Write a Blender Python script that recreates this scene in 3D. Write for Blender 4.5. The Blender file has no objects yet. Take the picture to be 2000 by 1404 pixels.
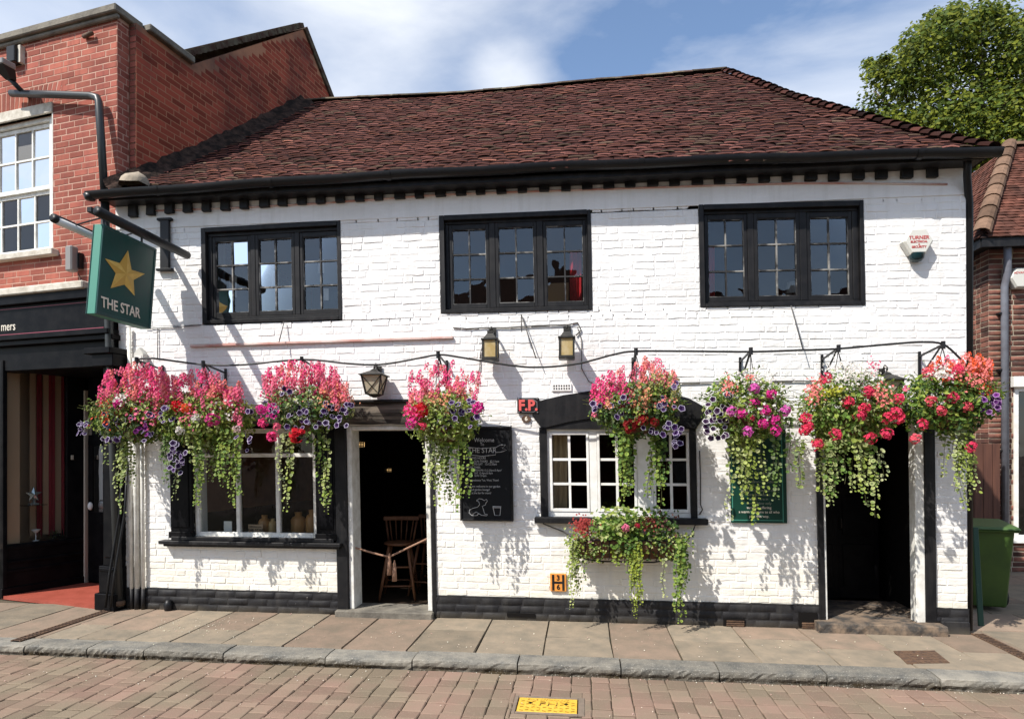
import bpy, bmesh, math, random
from mathutils import Vector, Matrix, noise
random.seed(7)
R = random.random
def U(a, b): return a + (b - a) * random.random()
scene = bpy.context.scene
COL = scene.collection

# ---------------------------------------------------------------- camera
FPX, YAW, DIST, CAMH, HORIZ = 1250.0, math.radians(6.39), 6.91, 1.82, 882.0
cam_data = bpy.data.cameras.new('camera')
cam = bpy.data.objects.new('camera', cam_data); COL.objects.link(cam)
cam.location = (0, -DIST, CAMH)
cam.rotation_euler = (math.radians(90), 0, YAW)
cam_data.sensor_width = 36.0
cam_data.lens = FPX / 2000.0 * 36.0
cam_data.shift_y = (HORIZ - 702.0) / 2000.0
cam_data.clip_end = 2000.0
scene.camera = cam

# ---------------------------------------------------------------- world, sun, exposure
SUNV = Vector((0.95, 1.0, -1.62)).normalized()          # the way the light travels
EL = math.asin(-SUNV.z); AZ = math.atan2(-SUNV.x, -SUNV.y)
world = bpy.data.worlds.new('World'); scene.world = world; world.use_nodes = True
nt = world.node_tree; nt.nodes.clear()
def wn(t): return nt.nodes.new(t)
out = wn('ShaderNodeOutputWorld'); bg = wn('ShaderNodeBackground'); bg.inputs[1].default_value = 0.14
sky = wn('ShaderNodeTexSky'); sky.sky_type = 'NISHITA'; sky.sun_disc = False
sky.sun_elevation = EL; sky.sun_rotation = AZ; sky.air_density = 1.0; sky.dust_density = 0.6; sky.ozone_density = 1.6
tc = wn('ShaderNodeTexCoord'); mp = wn('ShaderNodeMapping')
mp.inputs['Scale'].default_value = (0.8, 1.0, 2.8); mp.inputs['Location'].default_value = (0.35, 0.1, 0.62)
mp.inputs['Rotation'].default_value = (0, math.radians(-18), 0)
n1 = wn('ShaderNodeTexNoise'); n1.inputs['Scale'].default_value = 2.1; n1.inputs['Detail'].default_value = 7; n1.inputs['Roughness'].default_value = 0.56; n1.inputs['Distortion'].default_value = 0.5
r1 = wn('ShaderNodeValToRGB'); r1.color_ramp.elements[0].position = 0.36; r1.color_ramp.elements[1].position = 0.92
n2 = wn('ShaderNodeTexNoise'); n2.inputs['Scale'].default_value = 0.9; n2.inputs['Detail'].default_value = 3
mx = wn('ShaderNodeMix'); mx.data_type = 'RGBA'
mx.inputs[7].default_value = (5.6, 5.75, 6.0, 1)
L = nt.links.new
L(tc.outputs['Generated'], mp.inputs['Vector']); L(mp.outputs[0], n1.inputs['Vector']); L(mp.outputs[0], n2.inputs['Vector'])
# two banks of cloud over the roofs, at their own places in the sky
acc = n1.outputs['Fac']
for (cpx, cpy, rad, amt) in ((715, 90, 0.22, 0.19), (1000, 178, 0.085, 0.36), (60, 40, 0.25, 0.06), (1290, 120, 0.26, -0.05), (880, 70, 0.07, -0.08)):
    u_ = (cpx - 1000.0) / FPX; v_ = (HORIZ - cpy) / FPX
    dv_ = Vector((u_ * math.cos(YAW) - math.sin(YAW), u_ * math.sin(YAW) + math.cos(YAW), v_)).normalized()
    vd = wn('ShaderNodeVectorMath'); vd.operation = 'DISTANCE'; vd.inputs[1].default_value = dv_; L(tc.outputs['Generated'], vd.inputs[0])
    mr_ = wn('ShaderNodeMapRange'); mr_.interpolation_type = 'SMOOTHSTEP'; mr_.inputs[1].default_value = rad; mr_.inputs[2].default_value = rad * .15; mr_.inputs[3].default_value = 0; mr_.inputs[4].default_value = amt
    L(vd.outputs['Value'], mr_.inputs[0]); ad = wn('ShaderNodeMath'); ad.operation = 'ADD'; L(acc, ad.inputs[0]); L(mr_.outputs[0], ad.inputs[1]); acc = ad.outputs[0]
L(acc, r1.inputs[0]); L(r1.outputs[0], mx.inputs[0]); L(sky.outputs[0], mx.inputs[6])
L(mx.outputs[2], bg.inputs[0]); L(bg.outputs[0], out.inputs[0])
sl = bpy.data.lights.new('sun', 'SUN'); sl.energy = 4.6; sl.angle = math.radians(0.53); sl.color = (1.0, 0.955, 0.89)
sun = bpy.data.objects.new('sun', sl); COL.objects.link(sun)
sun.rotation_euler = SUNV.to_track_quat('-Z', 'Y').to_euler(); sun.location = (-6, -8, 14)
scene.view_settings.view_transform = 'Standard'; scene.view_settings.look = 'None'
scene.view_settings.exposure = 0.55; scene.view_settings.gamma = 1.0
scene.render.engine = 'CYCLES'; scene.render.resolution_x = 1024; scene.render.resolution_y = 718

# ---------------------------------------------------------------- measuring helpers
CS, SN = math.cos(YAW), math.sin(YAW)
CAM = Vector((0, -DIST, CAMH))
def ray(px, py):
    u = (px - 1000.0) / FPX; v = (HORIZ - py) / FPX
    return Vector((u * CS - SN, u * SN + CS, v))
def P(px, py, Y=0.0):
    r = ray(px, py); return CAM + r * ((Y + DIST) / r.y)
def PX(px, py, X):
    r = ray(px, py); return CAM + r * (X / r.x)
def PG(px, py, z=0.0):
    r = ray(px, py); return CAM + r * ((z - CAMH) / r.z)
def PV(px, py, A, n):                       # vertical plane through A with normal n
    r = ray(px, py); n = Vector((n[0], n[1], 0)); return CAM + r * ((Vector((A[0], A[1], 0)) - Vector((CAM.x, CAM.y, 0))).dot(n) / r.dot(n))
def proj(p):
    q = Vector(p) - CAM
    f = -q.x * SN + q.y * CS; r = q.x * CS + q.y * SN
    if f < 0.1: return None
    return (1000 + FPX * r / f, HORIZ - FPX * q.z / f, f)
def warp(p):                                # the old front leans and sags a little
    a, y, b = p
    fade = 1.0 if a < 3.0 else max(0.2, 1.0 - 0.8 * (a - 3.0) / 0.83)
    x = a - 0.020 * fade * (b - 1.0)
    s = max(0.0, 1.0 - ((a + 0.8) / 4.6) ** 2) * min(1.3, max(0.0, (b - 1.0) / 3.0))
    return (x, y, b + 0.05 * s)
def d(px, py, Y=0.0):                       # place on the front, in its unleaning coordinates
    w = P(px, py, Y); a, b = w.x, w.z
    for _ in range(6):
        q = warp((a, Y, b)); a += w.x - q[0]; b += w.z - q[2]
    return a, b
def rect(tl, tr, bl, br, Y=0.0):
    A = [d(*c, Y) for c in (tl, tr, bl, br)]
    return ((A[0][0] + A[2][0]) / 2, (A[1][0] + A[3][0]) / 2, (A[2][1] + A[3][1]) / 2, (A[0][1] + A[1][1]) / 2)
class Frame:                                # x to the right along a front, y back into it, z up
    def __init__(s, o, ang):
        s.o = o; s.c = math.cos(ang); s.s = math.sin(ang)
    def w(s, p):
        return (s.o[0] + p[0] * s.c - p[1] * s.s, s.o[1] + p[0] * s.s + p[1] * s.c, p[2])
    def px(s, px, py, y=0.0):
        A = s.w((0, y, 0)); p = PV(px, py, A, (-s.s, s.c)); return (p.x - s.o[0]) * s.c + (p.y - s.o[1]) * s.s, p.z
    def side(s, px, py, x=0.0):
        A = s.w((x, 0, 0)); p = PV(px, py, A, (s.c, s.s)); return -(p.x - s.o[0]) * s.s + (p.y - s.o[1]) * s.c, p.z

# ---------------------------------------------------------------- materials
def lin(r, g, b):
    f = lambda c: (c / 255 / 12.92) if c / 255 <= 0.04045 else ((c / 255 + 0.055) / 1.055) ** 2.4
    return (f(r), f(g), f(b))
def mat(name, col, rough=0.75, col2=None, vscale=6.0, vlo=0.4, vhi=0.65, bump=0.0, bscale=40.0, bdist=0.01, tint=0.0,
        attr=False, metal=0.0, spec=0.4, flecks=None, fscale=30.0, flo=0.66, emit=None, estr=0.0, transl=0.0, vstretch=None, low=None, streak=None):
    m = bpy.data.materials.new(name); m.use_nodes = True
    t = m.node_tree; b = t.nodes['Principled BSDF']; N = t.nodes.new; K = t.links.new
    b.inputs['Roughness'].default_value = rough; b.inputs['Metallic'].default_value = metal
    b.inputs['Specular IOR Level'].default_value = spec
    geo = N('ShaderNodeNewGeometry'); vec = geo.outputs['Position']
    if vstretch:
        vm = N('ShaderNodeVectorMath'); vm.operation = 'MULTIPLY'; vm.inputs[1].default_value = vstretch
        K(vec, vm.inputs[0]); vec2 = vm.outputs[0]
    else: vec2 = vec
    c = None
    def mixc(a, bb, fac, mode='MIX'):
        k = N('ShaderNodeMix'); k.data_type = 'RGBA'; k.blend_type = mode
        for i, x in ((6, a), (7, bb)):
            if isinstance(x, tuple): k.inputs[i].default_value = (*x, 1)
            else: K(x, k.inputs[i])
        if isinstance(fac, float): k.inputs[0].default_value = fac
        else: K(fac, k.inputs[0])
        return k.outputs[2]
    def ramp(sock, lo, hi):
        r = N('ShaderNodeMapRange'); r.inputs[1].default_value = lo; r.inputs[2].default_value = hi; K(sock, r.inputs[0]); return r.outputs[0]
    def noi(scale, det=5, v=None, rg=0.6):
        n = N('ShaderNodeTexNoise'); n.inputs['Scale'].default_value = scale; n.inputs['Detail'].default_value = det
        n.inputs['Roughness'].default_value = rg; K(v or vec2, n.inputs['Vector']); return n.outputs['Fac']
    base = tuple(col)
    if attr:
        at = N('ShaderNodeAttribute'); at.attribute_name = 'Col'; base = at.outputs['Color']
    if col2 is not None: base = mixc(base, tuple(col2), ramp(noi(vscale), vlo, vhi))
    if tint > 0:
        at = N('ShaderNodeAttribute'); at.attribute_name = 'tint'
        mr = N('ShaderNodeMapRange'); mr.clamp = False; mr.inputs[3].default_value = 1 - tint; mr.inputs[4].default_value = 1 + tint
        K(at.outputs['Fac'], mr.inputs[0]); hs = N('ShaderNodeHueSaturation')
        if isinstance(base, tuple): hs.inputs['Color'].default_value = (*base, 1)
        else: K(base, hs.inputs['Color'])
        K(mr.outputs[0], hs.inputs['Value']); base = hs.outputs[0]
    if low is not None:                       # splash dirt near the pavement
        sx = N('ShaderNodeSeparateXYZ'); K(vec, sx.inputs[0]); g = ramp(sx.outputs[2], low[1], low[2])
        ml = N('ShaderNodeMath'); ml.operation = 'MULTIPLY'; K(g, ml.inputs[0]); K(ramp(noi(3.0), 0.25, 0.6), ml.inputs[1])
        base = mixc(base, tuple(low[0]), ml.outputs[0])
    if streak is not None:                    # rain runs down the face
        sm = N('ShaderNodeVectorMath'); sm.operation = 'MULTIPLY'; sm.inputs[1].default_value = (7.0, 7.0, 0.55); K(vec, sm.inputs[0])
        s2 = N('ShaderNodeMath'); s2.operation = 'MULTIPLY'; K(ramp(noi(1.6, 6, sm.outputs[0], .65), .50, .78), s2.inputs[0]); s2.inputs[1].default_value = .75
        base = mixc(base, tuple(streak), s2.outputs[0])
    if flecks is not None: base = mixc(base, tuple(flecks), ramp(noi(fscale, 6, None, 0.7), flo, flo + 0.03))
    if isinstance(base, tuple): b.inputs['Base Color'].default_value = (*base, 1)
    else: K(base, b.inputs['Base Color'])
    if bump > 0:
        bp = N('ShaderNodeBump'); bp.inputs['Strength'].default_value = bump; bp.inputs['Distance'].default_value = bdist
        K(noi(bscale, 6), bp.inputs['Height']); K(bp.outputs[0], b.inputs['Normal'])
    if emit: b.inputs['Emission Color'].default_value = (*emit, 1); b.inputs['Emission Strength'].default_value = estr
    if transl > 0:
        tr = N('ShaderNodeBsdfTranslucent'); ms = N('ShaderNodeMixShader'); ms.inputs[0].default_value = transl
        if isinstance(base, tuple): tr.inputs[0].default_value = (*base, 1)
        else: K(base, tr.inputs[0])
        o = t.nodes['Material Output']; K(b.outputs[0], ms.inputs[1]); K(tr.outputs[0], ms.inputs[2]); K(ms.outputs[0], o.inputs[0])
    return m
def glass_mat(name, ior=1.75, tintc=(0.9, 0.93, 0.92), rough=0.01):
    m = bpy.data.materials.new(name); m.use_nodes = True; t = m.node_tree; t.nodes.clear(); N = t.nodes.new; K = t.links.new
    o = N('ShaderNodeOutputMaterial'); ms = N('ShaderNodeMixShader'); fr = N('ShaderNodeFresnel'); fr.inputs[0].default_value = ior
    tr = N('ShaderNodeBsdfTransparent'); tr.inputs[0].default_value = (*tintc, 1); gl = N('ShaderNodeBsdfGlossy'); gl.inputs['Roughness'].default_value = rough
    geo = N('ShaderNodeNewGeometry'); ns = N('ShaderNodeTexNoise'); ns.inputs['Scale'].default_value = 5; ns.inputs['Detail'].default_value = 1
    bp = N('ShaderNodeBump'); bp.inputs['Strength'].default_value = 0.12; bp.inputs['Distance'].default_value = 0.02
    K(geo.outputs['Position'], ns.inputs['Vector']); K(ns.outputs['Fac'], bp.inputs['Height'])
    K(bp.outputs[0], gl.inputs['Normal']); K(fr.outputs[0], ms.inputs[0]); K(tr.outputs[0], ms.inputs[1]); K(gl.outputs[0], ms.inputs[2]); K(ms.outputs[0], o.inputs[0])
    return m
M = {}
M['white_paint'] = mat('white_paint', (0.80, 0.785, 0.765), 0.62, col2=(0.74, 0.72, 0.69), vscale=2.2, bump=0.7, bscale=22, bdist=0.008, vstretch=(.6, 1, 1.6), low=((0.74, 0.69, 0.57), 1.15, 0.2), flecks=(0.50, 0.47, 0.42), fscale=18, flo=0.74, streak=(0.63, 0.61, 0.57))
M['plinth_paint'] = mat('plinth_paint', (0.014, 0.0135, 0.015), 0.6, col2=(0.026, 0.025, 0.025), vscale=5, bump=0.5, bscale=30, bdist=0.006, spec=.25, streak=(0.05, 0.047, 0.043), flecks=(0.26, 0.24, 0.21), fscale=14, flo=0.71, low=((0.07, 0.06, 0.045), 0.08, 0.0))
M['black_paint'] = mat('black_paint', (0.0065, 0.0065, 0.0075), 0.5, col2=(0.014, 0.0132, 0.0135), vscale=9, spec=.25, streak=(0.030, 0.028, 0.027), bump=0.3, bscale=70, bdist=0.004, flecks=(0.16, 0.15, 0.14), fscale=38, flo=0.745)
M['black_gloss'] = mat('black_gloss', (0.0035, 0.0035, 0.0045), 0.4, spec=.08, col2=(0.009, 0.0085, 0.009), vscale=6, bump=0.15, bscale=30, bdist=0.003)
M['black_metal'] = mat('black_metal', (0.009, 0.009, 0.010), 0.45, spec=.3, bump=0.2, bscale=60, bdist=0.002)
M['gutter_black'] = mat('gutter_black', (0.009, 0.0095, 0.011), 0.36, spec=.3, col2=(0.018, 0.018, 0.019), vscale=3, vlo=0.5, vhi=0.8, bump=0.1, bscale=20)
M['old_beam'] = mat('old_beam', (0.022, 0.02, 0.018), 0.8, spec=.15, col2=(0.20, 0.165, 0.13), vscale=2.4, vlo=0.46, vhi=0.75, bump=0.8, bscale=9, bdist=0.01, vstretch=(0.6, 4, 7))
M['white_gloss'] = mat('white_gloss', (0.80, 0.79, 0.76), 0.4, col2=(0.70, 0.68, 0.63), vscale=8, bump=0.15, bscale=40, bdist=0.002)
M['white_flaky'] = mat('white_flaky', (0.76, 0.75, 0.70), 0.6, col2=(0.6, 0.58, 0.52), vscale=12, bump=0.4, bscale=60, bdist=0.003, flecks=(0.25, 0.22, 0.18), fscale=30, flo=0.72)
M['putty_edge'] = mat('putty_edge', (0.022, 0.021, 0.021), 0.6, col2=(0.24, 0.23, 0.21), vscale=5, vlo=.5, vhi=.62, flecks=(0.42, 0.40, 0.37), fscale=20, flo=0.63, bump=0.2)
M['roof_tile'] = mat('roof_tile', (0.064, 0.023, 0.0175), 0.9, spec=.08, col2=(0.040, 0.020, 0.0165), vscale=1.1, vlo=0.4, vhi=0.7, tint=0.85, bump=0.5, bscale=60, bdist=0.006, flecks=(0.18, 0.14, 0.10), fscale=26, flo=0.72)
M['peg_tile'] = mat('peg_tile', (0.05, 0.02, 0.015), 0.92, attr=True, spec=.06, col2=(0.022, 0.013, 0.011), vscale=0.9, vlo=0.5, vhi=0.85, bump=0.5, bscale=60, bdist=0.006, flecks=(0.16, 0.13, 0.09), fscale=26, flo=0.71)
M['roof_deck'] = mat('roof_deck', (0.02, 0.009, 0.007), 0.9, bump=0.5, bscale=20)
M['ridge_tile'] = mat('ridge_tile', (0.07, 0.04, 0.03), 0.9, spec=.1, col2=(0.13, 0.115, 0.08), vscale=8, tint=0.5, bump=0.6, bscale=50, bdist=0.008)
M['mossy_mortar'] = mat('mossy_mortar', (0.020, 0.016, 0.014), 0.95, spec=.05, col2=(0.07, 0.045, 0.035), vscale=9, bump=0.9, bscale=30, bdist=0.02)
M['cement'] = mat('cement', (0.34, 0.28, 0.21), 0.9, col2=(0.24, 0.2, 0.15), vscale=10, bump=0.6, bscale=40)
M['red_brick'] = mat('red_brick', (0.35, 0.115, 0.080), 0.9, spec=.12, streak=(0.17, 0.06, 0.05), col2=(0.24, 0.072, 0.056), vscale=2.2, vlo=0.35, vhi=0.7, tint=0.28, bump=0.4, bscale=70, bdist=0.004)
M['red_brick_sooty'] = mat('red_brick_sooty', (0.30, 0.066, 0.040), 0.9, spec=.1, col2=(0.11, 0.036, 0.030), vscale=1.1, vlo=0.45, vhi=0.75, tint=0.35, bump=0.4, bscale=70, bdist=0.004)
M['brown_brick'] = mat('brown_brick', (0.19, 0.075, 0.050), 0.9, col2=(0.10, 0.045, 0.035), vscale=5, vlo=0.35, vhi=0.65, tint=0.65, bump=0.5, bscale=60, bdist=0.005)
M['mortar_pink'] = mat('mortar_pink', (0.50, 0.31, 0.235), 0.95, col2=(0.38, 0.20, 0.15), vscale=4, bump=0.5, bscale=70)
M['mortar_orange'] = mat('mortar_orange', (0.40, 0.18, 0.10), 0.95, col2=(0.09, 0.05, 0.04), vscale=1.1, vlo=0.47, vhi=0.72, bump=0.5, bscale=70)
M['mortar_pale'] = mat('mortar_pale', (0.42, 0.36, 0.27), 0.95, col2=(0.3, 0.25, 0.18), vscale=6, bump=0.6, bscale=60)
M['stone_grey'] = mat('stone_grey', (0.20, 0.18, 0.145), 0.9, col2=(0.10, 0.09, 0.075), vscale=5, bump=0.7, bscale=40, bdist=0.01)
M['stone_white'] = mat('stone_white', (0.60, 0.56, 0.48), 0.8, col2=(0.42, 0.38, 0.31), vscale=8, bump=0.4, bscale=40)
M['render_beige'] = mat('render_beige', (0.34, 0.26, 0.15), 0.9, col2=(0.25, 0.18, 0.1), vscale=6, bump=0.4)
M['slab'] = mat('slab', (0.255, 0.205, 0.148), 0.9, spec=.15, col2=(0.172, 0.148, 0.112), vscale=4.5, vlo=0.34, vhi=0.68, tint=0.16, bump=0.7, bscale=14, bdist=0.01, flecks=(0.36, 0.31, 0.24), fscale=60, flo=0.66)
M['slab_red'] = mat('slab_red', (0.26, 0.19, 0.14), 0.9, spec=.15, col2=(0.185, 0.148, 0.11), vscale=4.5, vlo=.34, vhi=.68, tint=0.16, bump=0.7, bscale=14, bdist=0.01, flecks=(0.36, 0.30, 0.23), fscale=60, flo=0.66)
M['bedding'] = mat('bedding', (0.085, 0.066, 0.042), 0.95, col2=(0.05, 0.048, 0.025), vscale=12, bump=0.6, bscale=60)
M['granite'] = mat('granite', (0.215, 0.198, 0.165), 0.9, spec=.1, col2=(0.125, 0.122, 0.110), vscale=6, tint=0.3, bump=0.6, bscale=28, bdist=0.008, flecks=(0.32, 0.30, 0.26), fscale=90, flo=0.58, low=((0.055, 0.04, 0.022), -0.025, -0.075))
M['paver'] = mat('paver', (0.225, 0.150, 0.114), 0.95, spec=.08, col2=(0.185, 0.148, 0.105), vscale=1.6, vlo=0.38, vhi=0.62, tint=0.16, bump=0.5, bscale=90, bdist=0.004, flecks=(0.30, 0.235, 0.18), fscale=110, flo=0.60)
M['road_far'] = mat('road_far', (0.15, 0.105, 0.08), 0.95, col2=(0.11, 0.09, 0.07), vscale=2, bump=0.4)
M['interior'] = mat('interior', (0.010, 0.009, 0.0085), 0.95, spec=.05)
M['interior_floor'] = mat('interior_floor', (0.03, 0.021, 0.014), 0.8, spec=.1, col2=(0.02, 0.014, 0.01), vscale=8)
M['glass'] = glass_mat('glass', 1.95)
M['glass_low'] = glass_mat('glass_low', 1.38)
M['shop_glass'] = glass_mat('shop_glass', 1.9)
M['glass_sash'] = glass_mat('glass_sash', 1.5)
M['wood'] = mat('wood', (0.17, 0.075, 0.034), 0.5, col2=(0.10, 0.04, 0.02), vscale=4, vstretch=(8, 8, 0.8), bump=0.2)
M['brown_wood'] = mat('brown_wood', (0.11, 0.045, 0.028), 0.7, col2=(0.075, 0.03, 0.02), vscale=3, vstretch=(12, 12, 0.6), bump=0.4, bscale=12)
M['rope'] = mat('rope', (0.30, 0.17, 0.11), 0.9, bump=0.5, bscale=150)
M['sign_green'] = mat('sign_green', (0.004, 0.040, 0.026), 0.45, spec=.3, col2=(0.003, 0.030, 0.02), vscale=4)
M['sign_green_edge'] = mat('sign_green_edge', (0.05, 0.22, 0.16), 0.5)
M['sign_face'] = mat('sign_face', (0.008, 0.060, 0.048), 0.35, col2=(0.02, 0.055, 0.05), vscale=3)
M['sign_gold'] = mat('sign_gold', (0.66, 0.45, 0.11), 0.6, col2=(0.56, 0.35, 0.07), vscale=10)
M['sign_gold_dark'] = mat('sign_gold_dark', (0.52, 0.32, 0.06), 0.5)
M['letter_cream'] = mat('letter_cream', (0.72, 0.66, 0.55), 0.6)
M['letter_white'] = mat('letter_white', (0.72, 0.72, 0.70), 0.8)
M['chalk'] = mat('chalk', (0.50, 0.50, 0.50), 0.95)
M['chalk_face'] = mat('chalk_face', (0.008, 0.0085, 0.010), 0.7, spec=.2, col2=(0.03, 0.031, 0.033), vscale=9, vlo=0.62, vhi=0.9)
M['letter_green'] = mat('letter_green', (0.22, 0.26, 0.20), 0.7)
M['letter_red'] = mat('letter_red', (0.42, 0.03, 0.03), 0.6)
M['fp_red'] = mat('fp_red', (0.62, 0.10, 0.09), 0.5)
M['plate_grey'] = mat('plate_grey', (0.16, 0.15, 0.15), 0.5)
M['hydrant_yellow'] = mat('hydrant_yellow', (0.72, 0.29, 0.05), 0.5, col2=(0.6, 0.22, 0.05), vscale=12)
M['cover_yellow'] = mat('cover_yellow', (0.60, 0.36, 0.035), 0.55, col2=(0.65, 0.4, 0.05), vscale=12, bump=0.3, bscale=60, flecks=(0.3, 0.2, 0.05), fscale=40, flo=0.7)
M['concrete'] = mat('concrete', (0.19, 0.145, 0.11), 0.9, col2=(0.15, 0.12, 0.09), vscale=12, bump=0.5)
M['rust_iron'] = mat('rust_iron', (0.075, 0.045, 0.03), 0.8, col2=(0.14, 0.08, 0.045), vscale=25, bump=0.4)
M['alarm_white'] = mat('alarm_white', (0.60, 0.59, 0.53), 0.4)
M['alarm_lens'] = mat('alarm_lens', (0.008, 0.03, 0.035), 0.15)
M['lantern_metal'] = mat('lantern_metal', (0.025, 0.024, 0.021), 0.45, col2=(0.045, 0.042, 0.036), vscale=12, metal=0.3)
M['lantern_amber'] = mat('lantern_amber', (0.62, 0.47, 0.20), 0.35, col2=(0.75, 0.63, 0.38), vscale=9, transl=0.45)
M['lantern_frost'] = mat('lantern_frost', (0.66, 0.58, 0.42), 0.4, transl=0.45)
M['bin_green'] = mat('bin_green', (0.04, 0.085, 0.012), 0.5, col2=(0.03, 0.068, 0.011), vscale=5, bump=0.1)
M['bin_lid'] = mat('bin_lid', (0.05, 0.10, 0.024), 0.5)
M['green_plank'] = mat('green_plank', (0.006, 0.040, 0.018), 0.5, flecks=(0.3, 0.3, 0.28), fscale=25, flo=0.68)
M['grey_pipe'] = mat('grey_pipe', (0.17, 0.18, 0.21), 0.5, col2=(0.13, 0.13, 0.15), vscale=6)
M['dark_pipe'] = mat('dark_pipe', (0.03, 0.034, 0.034), 0.4, col2=(0.03, 0.03, 0.03), vscale=5)
M['grey_box'] = mat('grey_box', (0.22, 0.21, 0.20), 0.5)
M['red_step'] = mat('red_step', (0.27, 0.055, 0.033), 0.55, col2=(0.33, 0.07, 0.045), vscale=6, bump=0.2)
M['pale_strip'] = mat('pale_strip', (0.50, 0.45, 0.36), 0.6)
M['porcelain'] = mat('porcelain', (0.78, 0.77, 0.74), 0.2)
M['pink_line'] = mat('pink_line', (0.28, 0.06, 0.09), 0.5)
M['stripe_cream'] = mat('stripe_cream', (0.50, 0.34, 0.22), 0.8)
M['stripe_red'] = mat('stripe_red', (0.26, 0.02, 0.03), 0.8)
M['curtain_cream'] = mat('curtain_cream', (0.35, 0.26, 0.15), 0.9)
M['curtain_red'] = mat('curtain_red', (0.60, 0.02, 0.03), 0.8, transl=0.3)
M['paper'] = mat('paper', (0.72, 0.70, 0.66), 0.9)
M['cardboard'] = mat('cardboard', (0.36, 0.24, 0.13), 0.9)
M['stoneware'] = mat('stoneware', (0.40, 0.20, 0.07), 0.35)
M['stoneware_pale'] = mat('stoneware_pale', (0.50, 0.34, 0.15), 0.35)
M['star_glass'] = mat('star_glass', (0.62, 0.64, 0.60), 0.08, metal=0.6)
M['lampshade'] = mat('lampshade', (0.30, 0.31, 0.32), 0.7)
M['bulb'] = mat('bulb', (0.9, 0.6, 0.25), 0.4, emit=(1.0, 0.62, 0.25), estr=.7)
M['foliage'] = mat('foliage', (0.08, 0.13, 0.03), 0.55, attr=True, transl=0.32, spec=0.2)
M['petals'] = mat('petals', (0.6, 0.1, 0.2), 0.6, attr=True, transl=0.28, spec=0.2)
M['tree_leaf'] = mat('tree_leaf', (0.06, 0.1, 0.02), 0.6, attr=True, transl=0.3, spec=0.15)
M['bark'] = mat('bark', (0.10, 0.075, 0.05), 0.9, bump=0.8, bscale=12)
M['coir'] = mat('coir', (0.115, 0.055, 0.03), 0.95, col2=(0.16, 0.085, 0.05), vscale=30, bump=0.9, bscale=80, bdist=0.01)
M['hose'] = mat('hose', (0.018, 0.018, 0.018), 0.5)
M['wire'] = mat('wire', (0.07, 0.065, 0.06), 0.6)
M['wire_pale'] = mat('wire_pale', (0.42, 0.40, 0.37), 0.6)
M['pipe_red'] = mat('pipe_red', (0.48, 0.24, 0.20), 0.6, col2=(0.62, 0.52, 0.47), vscale=3)
M['mottled'] = mat('mottled', (0.7, 0.66, 0.55), 0.8)

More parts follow.
